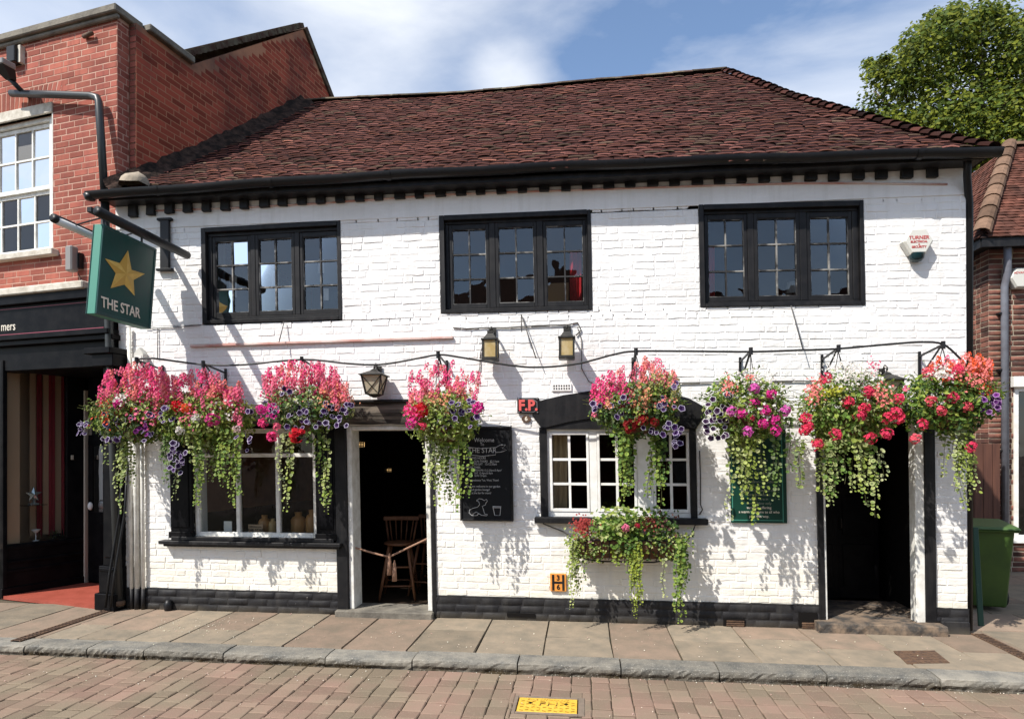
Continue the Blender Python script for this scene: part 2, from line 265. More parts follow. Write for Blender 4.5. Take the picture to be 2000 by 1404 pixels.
# ---------------------------------------------------------------- mesh helpers
class MB:
    def __init__(s): s.v = []; s.f = []; s.c = []; s.t = []; s.usec = False; s.uset = False
    def add(s, vs, fs, col=None, tint=None):
        o = len(s.v); s.v += [tuple(p) for p in vs]; s.f += [tuple(i + o for i in q) for q in fs]
        if col is not None: s.usec = True
        if tint is not None: s.uset = True
        if col is not None and isinstance(col, list): s.c += col
        else: s.c += [col or (1, 1, 1)] * len(vs)
        s.t += [0.5 if tint is None else tint] * len(vs)
        return s
    def box(s, x0, x1, y0, y1, z0, z1, tint=None, jit=0.0, xf=None):
        vs = [(x, y, z) for z in (z0, z1) for y in (y0, y1) for x in (x0, x1)]
        if jit: vs = [(x + U(-jit, jit), y + U(-jit, jit), z + U(-jit, jit)) for x, y, z in vs]
        if xf: vs = [xf(p) for p in vs]
        return s.add(vs, [(0, 2, 3, 1), (4, 5, 7, 6), (0, 1, 5, 4), (2, 6, 7, 3), (0, 4, 6, 2), (1, 3, 7, 5)], None, tint)
    def bar(s, p, q, w, h, up=(0, 0, 1)):                 # square bar from p to q
        p, q = Vector(p), Vector(q); dr = (q - p).normalized(); up = Vector(up)
        sx = dr.cross(up)
        if sx.length < 1e-4: sx = dr.cross(Vector((1, 0, 0)))
        sx.normalize(); sy = sx.cross(dr).normalized()
        vs = [e + sx * (a * w / 2) + sy * (b * h / 2) for e in (p, q) for a, b in ((-1, -1), (1, -1), (1, 1), (-1, 1))]
        return s.add(vs, [(3, 2, 1, 0), (4, 5, 6, 7), (0, 1, 5, 4), (1, 2, 6, 5), (2, 3, 7, 6), (3, 0, 4, 7)])
    def tube(s, pts, r, n=8, r2=None, col=None):
        pts = [Vector(p) for p in pts]; k = len(pts); vs = []; fs = []
        prev = None
        for i, p in enumerate(pts):
            dr = (pts[min(i + 1, k - 1)] - pts[max(i - 1, 0)]).normalized()
            ref = prev if prev is not None else (Vector((0, 0, 1)) if abs(dr.z) < 0.9 else Vector((1, 0, 0)))
            sx = (ref - dr * ref.dot(dr)); sx.normalize(); sy = dr.cross(sx); prev = sx
            rr = r if r2 is None else r + (r2 - r) * i / (k - 1)
            if isinstance(r, (list, tuple)): rr = r[i]
            for j in range(n):
                a = 2 * math.pi * j / n; vs.append(p + sx * (math.cos(a) * rr) + sy * (math.sin(a) * rr))
        for i in range(k - 1):
            for j in range(n):
                a, b = i * n + j, i * n + (j + 1) % n; fs.append((a, b, b + n, a + n))
        fs.append(tuple(range(n - 1, -1, -1))); fs.append(tuple(range((k - 1) * n, k * n)))
        return s.add(vs, fs, col)
    def lathe(s, prof, c, n=16, cap=True):                # prof: (radius, z) list
        vs = []; fs = []; k = len(prof)
        for r, z in prof:
            for j in range(n): a = 2 * math.pi * j / n; vs.append((c[0] + r * math.cos(a), c[1] + r * math.sin(a), c[2] + z))
        for i in range(k - 1):
            for j in range(n): a, b = i * n + j, i * n + (j + 1) % n; fs.append((a, b, b + n, a + n))
        if cap: fs.append(tuple(range(n - 1, -1, -1))); fs.append(tuple(range((k - 1) * n, k * n)))
        return s.add(vs, fs)
    def prism(s, poly, y0, y1, tint=None):                # poly of (x, z), counter-clockwise seen from -y
        n = len(poly); vs = [(x, y0, z) for x, z in poly] + [(x, y1, z) for x, z in poly]
        fs = [tuple(range(n)), tuple(range(2 * n - 1, n - 1, -1))] + [(i, i + n, (i + 1) % n + n, (i + 1) % n) for i in range(n)]
        return s.add(vs, fs, None, tint)
    def frus(s, c, h0, h1, z0, z1):                       # square frustum about c, half sizes h0, h1
        vs = [(c[0] + a * h, c[1] + b * h, z) for h, z in ((h0, z0), (h1, z1)) for a, b in ((-1, -1), (1, -1), (1, 1), (-1, 1))]
        return s.add(vs, [(3, 2, 1, 0), (4, 5, 6, 7), (0, 1, 5, 4), (1, 2, 6, 5), (2, 3, 7, 6), (3, 0, 4, 7)])
    def build(s, name, m, parent=None, xf=None, smooth=False, bevel=0.0, segs=1):
        me = bpy.data.meshes.new(name)
        vs = [xf(p) for p in s.v] if xf else s.v
        me.from_pydata(vs, [], s.f)
        if s.usec:
            ca = me.color_attributes.new('Col', 'FLOAT_COLOR', 'POINT')
            flat = []
            for c in s.c: flat += [c[0], c[1], c[2], 1.0]
            ca.data.foreach_set('color', flat)
        if s.uset:
            ta = me.attributes.new('tint', 'FLOAT', 'POINT'); ta.data.foreach_set('value', s.t)
        if bevel > 0:
            bm = bmesh.new(); bm.from_mesh(me); bmesh.ops.recalc_face_normals(bm, faces=bm.faces)
            es = [e for e in bm.edges if len(e.link_faces) == 2 and e.calc_face_angle(0) > 0.5]
            bmesh.ops.bevel(bm, geom=es, offset=bevel, segments=segs, profile=0.6, affect='EDGES', clamp_overlap=True)
            bm.to_mesh(me); bm.free()
        elif not s.usec:
            bm = bmesh.new(); bm.from_mesh(me); bmesh.ops.recalc_face_normals(bm, faces=bm.faces); bm.to_mesh(me); bm.free()
        if smooth:
            me.polygons.foreach_set('use_smooth', [True] * len(me.polygons))
        me.materials.append(M[m] if isinstance(m, str) else m)
        o = bpy.data.objects.new(name, me); COL.objects.link(o)
        if parent is not None: adopt(o, parent)
        return o
def adopt(o, parent):
    o.parent = parent
    o.matrix_parent_inverse = Matrix.Translation(-parent.location) if parent.parent is None else Matrix.Identity(4)
def thing(name, label, cat, loc=(0, 0, 0), group=None):
    o = bpy.data.objects.new(name, None); COL.objects.link(o); o.location = loc; o.empty_display_size = 0.1
    o['label'] = label; o['category'] = cat
    if group: o['group'] = group
    return o
def tag(o, label, cat, group=None):
    o['label'] = label; o['category'] = cat
    if group: o['group'] = group
    return o
def kind(o, k): o['kind'] = k; return o
def text(name, body, size, m, parent, origin, ex=(1, 0, 0), ey=(0, 0, 1), align='CENTER', depth=0.002, xf=None, sx=1.0, bold=0.0, space=1.0):
    cu = bpy.data.curves.new(name, 'FONT'); cu.body = body; cu.size = size; cu.align_x = align; cu.align_y = 'CENTER'; cu.extrude = depth; cu.offset = bold; cu.resolution_u = 3; cu.space_character = space
    t = bpy.data.objects.new(name, cu); me = bpy.data.meshes.new_from_object(t)
    bpy.data.objects.remove(t); bpy.data.curves.remove(cu)
    ex, ey, o = Vector(ex), Vector(ey), Vector(origin); ez = ex.cross(ey)
    for v in me.vertices:
        p = o + ex * (v.co.x * sx) + ey * v.co.y + ez * v.co.z
        v.co = xf(p) if xf else p
    me.name = name; me.materials.clear(); me.materials.append(M[m]); ob = bpy.data.objects.new(name, me); COL.objects.link(ob)
    if parent is not None: adopt(ob, parent)
    return ob
def hexw(v): return warp(v)

# bricks ---------------------------------------------------------------------
def brick_rects(a0, a1, b0, b1, holes, rh=0.0755, bl=0.228, gap=0.010, seed=1, bond='stretch'):
    rnd = random.Random(seed); res = []; b = b0; row = 0
    while b < b1 - 0.012:
        t = min(b + rh, b1); a = a0 - (bl / 2 if row % 2 else 0) - rnd.uniform(0, 0.03)
        k = row
        while a < a1:
            w = bl * (rnd.uniform(0.93, 1.06) if bond != 'old' else rnd.choice((rnd.uniform(.84, 1.12), rnd.uniform(.9, 1.05), rnd.uniform(.45, .55))))
            if bond == 'flemish' and k % 2: w *= 0.5
            k += 1
            rs = [(max(a, a0), min(a + w - gap, a1), b, t - gap)]
            for h in holes:
                nr = []
                for (x0, x1, z0, z1) in rs:
                    if x1 <= h[0] or x0 >= h[1] or z1 <= h[2] or z0 >= h[3]: nr.append((x0, x1, z0, z1)); continue
                    if x0 < h[0]: nr.append((x0, h[0], z0, z1))
                    if x1 > h[1]: nr.append((h[1], x1, z0, z1))
                    m0, m1 = max(x0, h[0]), min(x1, h[1])
                    if z0 < h[2]: nr.append((m0, m1, z0, h[2]))
                    if z1 > h[3]: nr.append((m0, m1, h[3], z1))
                rs = nr
            res += [r for r in rs if r[1] - r[0] > 0.02 and r[3] - r[2] > 0.012]
            a += w
        b += rh; row += 1
    return res
def brick_patch(mb, r, proud, soft, jit, rnd, xf=None, y0=0.0):
    a0, a1, b0, b1 = r; w, h = a1 - a0, b1 - b0; e = min(soft, w * 0.3, h * 0.3)
    if jit > 0.002: xs = [0, e, w * .36, w * .68, w - e, w]
    else: xs = [0, e, w - e, w]
    zs = [0, e, h - e, h]; nx, nz = len(xs), len(zs)
    pr = proud * (rnd.uniform(0.55, 1.3) if jit < .0036 else rnd.uniform(.15, 1.7)); kt = .35 if jit < .0036 else .9; tx = rnd.uniform(-kt, kt) * proud; tz = rnd.uniform(-kt, kt) * proud
    vs = []
    for j, z in enumerate(zs):
        for i, x in enumerate(xs):
            edge = i in (0, nx - 1) or j in (0, nz - 1)
            hgt = -0.002 if edge else pr + tx * (x / w - .5) + tz * (z / h - .5) + rnd.uniform(-.25, .25) * jit
            k = jit if not edge else jit * 0.6
            p = (a0 + x + rnd.uniform(-k, k) * .6, y0 - hgt, b0 + z + rnd.uniform(-k, k))
            vs.append(xf(p) if xf else p)
    fs = [(j * nx + i, j * nx + i + 1, (j + 1) * nx + i + 1, (j + 1) * nx + i) for j in range(nz - 1) for i in range(nx - 1)]
    mb.add(vs, fs, None, rnd.random())
def pix_area(pts):
    q = [proj(p) for p in pts]
    if any(x is None for x in q): return 0
    cx = sum(x[0] for x in q) / len(q); cy = sum(x[1] for x in q) / len(q)
    if not (-10 < cx < 2010 and -10 < cy < 1410): return 0
    A = 0
    for i in range(len(q)): x0, y0 = q[i][:2]; x1, y1 = q[(i + 1) % len(q)][:2]; A += x0 * y1 - x1 * y0
    return abs(A) / 2
def lay_bricks(rects, parent, m, proud, soft, jit, xf, seed, n=300, smooth=True, avoid=()):
    """the n largest in view as bricks of their own, the rest as one"""
    rnd = random.Random(seed)
    def key(r):
        pts = [xf(p) for p in ((r[0], 0, r[2]), (r[1], 0, r[2]), (r[1], 0, r[3]), (r[0], 0, r[3]))]
        A = pix_area(pts)
        if A:
            x, y = proj(pts[0])[:2]
            for (x0, x1, y0, y1) in avoid:
                if x0 < x < x1 and y0 < y < y1: return 0
        return A
    order = sorted(rects, key=key, reverse=True)
    for r in order[:n]:
        mb = MB(); brick_patch(mb, r, proud, soft, jit, rnd, xf); mb.build('brick', m, parent, smooth=smooth)
    if order[n:]:
        mb = MB()
        for r in order[n:]: brick_patch(mb, r, proud, soft, jit, rnd, xf)
        kind(mb.build('brickwork', m, parent, smooth=smooth), 'stuff')
def slab_with_holes(mb, a0, a1, b0, b1, holes, y0, y1):
    zs = sorted({b0, b1, *[min(max(z, b0), b1) for h in holes for z in h[2:4]]})
    for z0, z1 in zip(zs, zs[1:]):
        zm = (z0 + z1) / 2; xs = sorted((h[0], h[1]) for h in holes if h[2] < zm < h[3]); a = a0
        for x0, x1 in xs:
            if x0 > a: mb.box(a, x0, y0, y1, z0, z1)
            a = max(a, x1)
        if a < a1: mb.box(a, a1, y0, y1, z0, z1)

# ================================================================= SETTING: ground, road, kerb, pavement
kind(MB().add([(-300, -300, -0.14), (300, -300, -0.14), (300, 600, -0.14), (-300, 600, -0.14)], [(0, 1, 2, 3)]).build('ground', 'road_far'), 'structure')
KY = -1.43                                              # kerb face
road = kind(MB().add([(-14, -12, -0.106), (14, -12, -0.106), (14, KY + 0.05, -0.106), (-14, KY + 0.05, -0.106)], [(0, 1, 2, 3)]).build('road', 'bedding'), 'structure')
cov = [PG(1018, 1362, -0.09), PG(1122, 1368, -0.09)]
CX0, CX1 = cov[0].x - 0.02, cov[1].x + 0.03; CY1 = cov[0].y + 0.015; CY0 = CY1 - 0.28
rnd = random.Random(3); plist = []
x = -9.0
while x < 8.0:
    w = rnd.uniform(0.148, 0.165); y = KY - 0.004
    while y > -4.4:
        l = rnd.choice((0.10, 0.13, 0.16, 0.16, 0.2, 0.21)) * rnd.uniform(0.95, 1.05)
        x0, x1, y0, y1 = x + 0.003, x + w - 0.003, y - l + 0.003, y - 0.003
        y -= l
        if x1 > CX0 - 0.03 and x0 < CX1 + 0.03 and y1 > CY0 - 0.03 and y0 < CY1 + 0.03:
            for r in ((x0, CX0 - 0.032, y0, y1), (CX1 + 0.032, x1, y0, y1), (max(x0, CX0 - .03), min(x1, CX1 + .03), CY1 + 0.032, y1), (max(x0, CX0 - .03), min(x1, CX1 + .03), y0, CY0 - 0.032)):
                if r[1] - r[0] > 0.02 and r[3] - r[2] > 0.02: plist.append(r)
            continue
        plist.append((x0, x1, y0, y1))
    x += w
def paver(mb, r):
    x0, x1, y0, y1 = r; z = -0.090 + rnd.uniform(-0.003, 0.003); e = 0.008; j = lambda: rnd.uniform(-0.0055, 0.004)
    z0 = -0.1055; tl = [rnd.uniform(-0.003, 0.003) for _ in range(4)]
    c = [(x0 + j(), y0 + j()), (x1 + j(), y0 + j()), (x1 + j(), y1 + j()), (x0 + j(), y1 + j())]
    cx, cy = (x0 + x1) / 2, (y0 + y1) / 2
    inn = [(p[0] + (e if p[0] < cx else -e), p[1] + (e if p[1] < cy else -e)) for p in c]
    vs = [(p[0], p[1], z0) for p in c] + [(p[0], p[1], z - 0.005) for p in c] + [(p[0], p[1], z + t) for p, t in zip(inn, tl)]
    fs = [(8, 9, 10, 11)] + [(i, (i + 1) % 4, (i + 1) % 4 + 4, i + 4) for i in range(4)] + [(i + 4, (i + 1) % 4 + 4, (i + 1) % 4 + 8, i + 8) for i in range(4)]
    mb.add(vs, fs, None, rnd.random())
pk = sorted(plist, key=lambda r: pix_area([(r[0], r[2], -.09), (r[1], r[2], -.09), (r[1], r[3], -.09), (r[0], r[3], -.09)]), reverse=True)
for r in pk[:300]:
    mb = MB(); paver(mb, r); mb.build('paver', 'paver', road)
mb = MB()
for r in pk[300:]: paver(mb, r)
kind(mb.build('paving', 'paver', road), 'stuff')

pav = kind(MB().add([(-14, KY + 0.2, -0.022), (14, KY + 0.2, -0.022), (14, 9, -0.022), (-14, 9, -0.022)], [(0, 1, 2, 3)]).build('pavement', 'bedding'), 'structure')
kerb = kind(MB().box(-9.5, 9.5, KY + 0.03, KY + 0.23, -0.13, -0.03).build('kerb', 'bedding'), 'structure')
kx = [PG(p, 1262 + p * 0.034, 0).x for p in (-420, -160, 36, 160, 272, 430, 632, 803, 1010, 1213, 1405, 1616, 1836, 2060, 2290, 2500)]
for i, (x0, x1) in enumerate(zip(kx, kx[1:])):          # each kerb stone with worn top and rough face
    mb = MB(); n = 22; g = 0.006; vs = []; prof = [(0.006, -0.135), (0.008, -0.085), (-0.006, -0.055), (-0.004, -0.028), (0.0, -0.010), (0.010, -0.001), (0.12, 0.002), (0.238, -0.001), (0.245, -0.02), (0.245, -0.13)]
    dz = rnd.uniform(-0.006, 0.006); dy = rnd.uniform(-0.01, 0.01)
    for k in range(n + 1):
        xx = x0 + g + (x1 - x0 - 2 * g) * k / n
        for m_, (yy, zz) in enumerate(prof):
            q = 0.006 if m_ < 4 else (0.003 if m_ < 6 else 0.0015)
            e = 0.012 if (k in (0, n) and 2 <= m_ <= 5) else 0
            vs.append((xx, KY + dy + yy + rnd.uniform(-q, q) + 0, zz + dz + rnd.uniform(-q, q) * .6 - e * .5))
    L_ = len(prof)
    fs = [(k * L_ + m_, (k + 1) * L_ + m_, (k + 1) * L_ + m_ + 1, k * L_ + m_ + 1) for k in range(n) for m_ in range(L_ - 1)]
    fs += [tuple(range(L_)), tuple(range(n * L_ + L_ - 1, n * L_ - 1, -1))]
    mb.add(vs, fs, None, (0.75, .8, .4, .55, .2, .45, .7, .6, .4, .3, .15, .25, .85, .3, .5)[i % 15]).build('kerb_stone', 'granite', kerb)
jx = [PG(p, 1262, 0).x for p in (-360, -250, -110, 26, 108, 215, 310, 421, 550, 671, 801, 933, 1063, 1195, 1321, 1462, 1600, 1728, 1858)]
jx += [jx[-1] + 0.6, jx[-1] + 1.2, jx[-1] + 1.9, jx[-1] + 2.6]
def slab(x0, x1, y0, y1, m, xf=lambda p: p):
    mb = MB(); g = 0.0045; e = 0.006; t = rnd.random(); z = rnd.uniform(-0.003, 0.003); nx, ny = 4, 4
    xs = [0, e, .5 * (x1 - x0), x1 - x0 - 2 * g - e, x1 - x0 - 2 * g]; ys = [0, e, .5 * (y1 - y0), y1 - y0 - 2 * g - e, y1 - y0 - 2 * g]
    sk = rnd.uniform(-0.012, 0.012); vs = []
    for j, yy in enumerate(ys):
        for i, xx in enumerate(xs):
            ed = i in (0, 4) or j in (0, 4)
            vs.append(xf((x0 + g + xx + sk * (yy / (y1 - y0) - .5) + rnd.uniform(-.003, .003), y0 + g + yy + rnd.uniform(-.003, .003), (z - 0.012) if ed else z + rnd.uniform(-.0025, .0025))))
    mb.add(vs, [(j * 5 + i, j * 5 + i + 1, (j + 1) * 5 + i + 1, (j + 1) * 5 + i) for j in range(4) for i in range(4)], None, t)
    return mb.build('slab', m, pav)
PY0 = KY + 0.25
splits = {1: .5, 3: .42, 4: .3, 6: .4, 7: .6, 10: .6, 12: .48, 14: .5, 15: .62, 16: .42, 18: .45, 20: .5}
for i, (x0, x1) in enumerate(zip(jx, jx[1:])):
    red = i in (8, 9, 13, 18) or rnd.random() < 0.1
    if i in splits:
        yy = PY0 + (0 - PY0) * splits[i]
        slab(x0, x1, PY0, yy, 'slab'); slab(x0, x1, yy, 0.10, 'slab_red' if rnd.random() < .4 else 'slab')
    else: slab(x0, x1, PY0, 0.10, 'slab_red' if red else 'slab')
yy = 0.10
while yy < 6.5:                                            # slabs of the side passage and the neighbour's front
    xx = 3.95 + rnd.uniform(-.1, 0)
    dy = rnd.uniform(.5, .75)
    while xx < 9.5: dx = rnd.uniform(.5, .9); slab(xx, xx + dx, yy, yy + dy, 'slab_red' if rnd.random() < .35 else 'slab'); xx += dx
    yy += dy

# ================================================================= PUB
pub = thing('pub_building', 'white painted brick pub with black trim and a red tiled roof', 'pub', (-0.8, 0, 0))
A0 = d(236, 900)[0]; A1 = d(1888, 800)[0]; BT = d(1000, 346)[1]
BP = 0.245                                               # plinth top
W1 = rect((392, 446), (665, 431), (397, 633), (668, 625))
W2 = rect((857, 422), (1154, 409), (862, 612), (1157, 606))
W3 = rect((1363, 400), (1686, 392), (1368, 600), (1690, 597))
LW = rect((377, 838), (618, 836), (379, 1047), (618, 1049))
LD = rect((677, 833), (838, 830), (684, 1188), (846, 1190)); LD = (LD[0], LD[1], 0.05, LD[3])
CW = rect((1062, 834), (1353, 834), (1064, 1010), (1354, 1010))
RD = rect((1605, 822), (1801, 822), (1607, 1196), (1805, 1200)); RD = (RD[0], RD[1], 0.06, RD[3])
HOLES = [W1, W2, W3, LW, LD, CW, RD]
mb = MB(); slab_with_holes(mb, A0, A1, 0.0, BT, HOLES, 0.0, 0.26)
wall = mb.build('wall', 'white_paint', pub, warp)
rs = brick_rects(A0, A1, BP, BT - 0.34, HOLES, seed=5, gap=.007, bond='old')
wavy = lambda p: warp((p[0], p[1], p[2] + .011 * noise.noise(Vector((p[0] * 1.1, p[2] * 1.7, 0))) + .004 * noise.noise(Vector((p[0] * 5, p[2] * 6, 3)))))
avoid = ((150, 1000, 690, 1010), (1140, 1345, 690, 880), (1100, 1350, 1000, 1210), (1380, 1960, 700, 1000))
lay_bricks(rs, wall, 'white_paint', 0.0036, 0.0068, 0.0042, wavy, 6, avoid=avoid, smooth=False)
# rendered band below the eaves
MB().box(A0, A1, -0.012, 0.0, BT - 0.335, BT).build('eaves_band', 'white_paint', pub, warp)
# plinth
mb = MB(); slab_with_holes(mb, A0 - .002, A1 + .006, -0.02, BP, [LD, RD], -0.018, 0.0)
plinth = mb.build('plinth', 'plinth_paint', pub, warp)
prs = brick_rects(A0, A1, 0.0, BP, [(LD[0] - .02, LD[1] + .02, 0, 3), (RD[0] - .02, RD[1] + .02, 0, 3)], rh=0.08, bl=0.24, seed=8)
lay_bricks(prs, plinth, 'plinth_paint', 0.0035, 0.007, 0.004, lambda p: warp((p[0], p[1] - 0.018, p[2])), 9, n=120)
# side and rear walls, floors, inside
mb = MB(); mb.box(A1 - 0.24, A1, 0.26, 6.6, 0, BT).box(A0, A1, 6.6, 6.85, 0, BT)
mb.build('side_wall', 'white_paint', pub, warp)
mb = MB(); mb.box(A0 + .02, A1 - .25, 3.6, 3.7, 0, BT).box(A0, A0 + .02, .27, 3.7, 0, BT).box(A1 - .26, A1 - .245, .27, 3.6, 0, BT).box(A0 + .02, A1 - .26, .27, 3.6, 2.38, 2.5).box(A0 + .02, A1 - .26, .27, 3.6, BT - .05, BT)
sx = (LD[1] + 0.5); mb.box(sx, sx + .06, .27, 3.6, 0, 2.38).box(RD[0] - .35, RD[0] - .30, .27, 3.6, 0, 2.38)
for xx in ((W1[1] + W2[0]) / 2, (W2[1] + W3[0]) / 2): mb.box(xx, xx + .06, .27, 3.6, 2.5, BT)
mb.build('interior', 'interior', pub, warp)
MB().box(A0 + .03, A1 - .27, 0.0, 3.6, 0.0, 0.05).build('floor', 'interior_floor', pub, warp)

def leaf_bars(win, a0, a1, b0, b1, y, nc, nr, bw, m, mp, glass='glass', dep=0.03):
    """glazing bars and panes of one light, as sub-parts of its window"""
    for i in range(1, nc):
        x = a0 + (a1 - a0) * i / nc; MB().box(x - bw / 2, x + bw / 2, y, y + dep, b0, b1, jit=0.0012).build('glazing_bar', mp, win, warp)
    for j in range(1, nr):
        z = b0 + (b1 - b0) * j / nr; MB().box(a0, a1, y - .001, y + dep - .002, z - bw / 2, z + bw / 2, jit=0.0012).build('glazing_bar', mp, win, warp)
    for i in range(nc):
        for j in range(nr):
            x0, x1 = a0 + (a1 - a0) * i / nc + bw * .3, a0 + (a1 - a0) * (i + 1) / nc - bw * .3
            z0, z1 = b0 + (b1 - b0) * j / nr + bw * .3, b0 + (b1 - b0) * (j + 1) / nr - bw * .3
            t1, t2 = U(-.0011, .0011), U(-.0014, .0014); yy = y + dep * .55
            vs = [(x0, yy - t1 - t2, z0), (x1, yy + t1 - t2, z0), (x1, yy + t1 + t2, z1), (x0, yy - t1 + t2, z1)]
            MB().add(vs, [(0, 1, 2, 3)]).build('pane', glass, win, warp)
def casement(r, cols, top, bot):
    a0, a1, b0, b1 = r; w, h = a1 - a0, b1 - b0; t = 0.055; mb = MB()
    # outer lining boards
    for bx in ((a0, a0 + t, -0.012, .14, b0, b1), (a1 - t * .7, a1, -0.012, .14, b0, b1), (a0 + t, a1 - t * .7, -0.014, .14, b1 - t, b1), (a0 + t, a1 - t * .7, -0.018, .14, b0, b0 + t * .7)):
        mb.box(*bx, jit=0.002)
    zb, zt = b0 + bot * h, b1 - top * h
    mb.box(a0 + t, a1 - t * .7, .032, .13, zt + .055, b1 - t); mb.box(a0 + t, a1 - t * .7, .032, .13, b0 + t * .7, zb - .05)
    edges = [a0 + t] + [v for c in cols for v in (a0 + c[0] * w, a0 + c[1] * w)] + [a1 - t * .7]
    for i in range(0, len(edges), 2):
        e0 = edges[i] + (0 if i == 0 else .036); e1 = edges[i + 1] - (0 if i == len(edges) - 2 else .036)
        if e1 - e0 > 0.005: mb.box(e0, e1, .036, .13, zb - .05, zt + .055)
    win = mb.build('window', 'black_paint', pub, warp, bevel=0.004)
    for k, c in enumerate(cols):
        x0, x1 = a0 + c[0] * w, a0 + c[1] * w; s = .034; y = .046 if k != 1 else .038; mb = MB()
        mb.box(x0 - s, x0, y, y + .045, zb - .048, zt + .053).box(x1, x1 + s, y, y + .045, zb - .048, zt + .053).box(x0, x1, y, y + .045, zt, zt + .053).box(x0, x1, y, y + .045, zb - .048, zb)
        mb.build('casement', 'black_paint', win, warp, bevel=0.003)
        mb = MB(); q = .006
        mb.box(x0, x0 + q, y + .008, y + .03, zb, zt).box(x1 - q, x1, y + .008, y + .03, zb, zt).box(x0, x1, y + .007, y + .03, zb, zb + q).box(x0, x1, y + .007, y + .03, zt - q, zt)
        mb.build('putty', 'putty_edge', win, warp)
        leaf_bars(win, x0, x1, zb, zt, y + .012, 2, 3, .0145, 'black_paint', 'putty_edge')
    return win
casement(W1, ((.084, .322), (.40, .64), (.718, .963)), .135, .12)
casement(W2, ((.078, .306), (.39, .623), (.707, .945)), .135, .10)
casement(W3, ((.062, .285), (.368, .604), (.69, .92)), .135, .11)

# ground-floor shop-like window on the left
a0, a1, b0, b1 = LW
mb = MB(); s = .05; y = .02
xs = [a0, d(462, 960)[0], d(540, 960)[0], a1]; zt = d(540, 889)[1]
mb.box(a0, a0 + s, y, y + .07, b0, b1).box(a1 - s, a1, y, y + .07, b0, b1).box(a0 + s, a1 - s, y, y + .07, b1 - s, b1).box(a0 + s, a1 - s, y, y + .07, b0, b0 + .045)
for x in xs[1:3]: mb.box(x - .022, x + .022, y + .003, y + .067, b0 + .045, b1 - s)
mb.box(a0 + s, a1 - s, y + .001, y + .066, zt - .02, zt + .022)
win = mb.build('window', 'white_flaky', pub, warp, bevel=.004)
for x0, x1 in zip(xs, xs[1:]):
    for z0, z1 in ((b0 + .02, zt), (zt, b1 - .02)): MB().add([(x0 + .02, .06, z0), (x1 - .02, .06 + U(-.003, .003), z0), (x1 - .02, .06, z1), (x0 + .02, .06, z1)], [(0, 1, 2, 3)]).build('pane', 'glass_low', win, warp)
pl0, pl1 = d(335, 950)[0], d(657, 950)[0]; zl = d(500, 790)[1]
mb = MB(); mb.box(pl0, a0, -.03, .06, b0 - .02, b1).box(pl0 + .03, a0 - .04, -.042, -.03, b0 + .1, b1 - .1)
mb.box(pl0 - .012, a0 + .005, -.055, .03, b0 - .022, b0 + .05)
mb.build('pilaster', 'black_gloss', pub, warp, bevel=.005)
mb = MB(); mb.box(a1, pl1, -.03, .06, b0 - .02, b1).box(a1 + .04, pl1 - .03, -.042, -.03, b0 + .1, b1 - .1).box(a1 - .005, pl1 + .012, -.055, .03, b0 - .022, b0 + .05)
mb.build('pilaster', 'black_gloss', pub, warp, bevel=.005)
mb = MB(); mb.box(pl0 - .01, pl1 + .01, -.035, .06, b1, zl); mb.build('window_head', 'black_gloss', pub, warp, bevel=.004)
s0, s1 = d(322, 1066)[0], d(672, 1066)[0]; zs = b0
mb = MB(); mb.box(pl0 + .02, pl1 - .02, -.06, .06, zs - .045, zs - .002).box(s0, s1, -.12, .02, zs - .085, zs - .045).box(s0 + .03, s1 - .03, -.075, .0, zs - .115, zs - .085)
mb.build('window_sill', 'black_paint', pub, warp, bevel=.006)
# old beam over window and door
x0, x1 = d(470, 800)[0], d(812, 800)[0]; z0, z1 = d(700, 829)[1], d(700, 787)[1]
mb = MB(); n = 14; vs = []
for i in range(n + 1):
    for (yy, zz) in ((-.05, z0), (-.065, (z0 + z1) / 2), (-.05, z1), (.05, z1), (.05, z0)): vs.append((x0 + (x1 - x0) * i / n, yy + U(-.008, .008), zz + U(-.006, .006)))
fs = [(i * 5 + j, (i + 1) * 5 + j, (i + 1) * 5 + (j + 1) % 5, i * 5 + (j + 1) % 5) for i in range(n) for j in range(5)] + [(0, 1, 2, 3, 4), tuple(n * 5 + j for j in (4, 3, 2, 1, 0))]
mb.add(vs, fs).build('beam', 'old_beam', pub, warp)
MB().box(d(668, 800)[0], x1 - .01, -.085, .0, z1, z1 + .03).build('beam_capping', 'black_paint', pub, warp, bevel=.006)
# left doorway
a0, a1, b0, b1 = LD
mb = MB(); mb.box(a0, a0 + .055, -.012, .24, .07, b1).box(a1 - .05, a1, -.012, .24, .07, b1).box(a0 + .055, a1 - .05, -.010, .24, b1 - .045, b1)
mb.build('door_frame', 'white_flaky', pub, warp, bevel=.005)
mb = MB(); mb.box(pl1 + .003, a0 - .002, -.045, .05, .02, b1).box(a1 + .002, a1 + .05, -.025, .05, .02, b1 + .02); mb.build('door_post', 'black_paint', pub, warp, bevel=.005)
q0, q1 = d(664, 1190)[0], d(852, 1192)[0]
mb = MB(); mb.box(q0, q1, -.11, .3, -.015, .068); step = mb.build('doorstep', 'stone_grey', pub, None, bevel=.01)
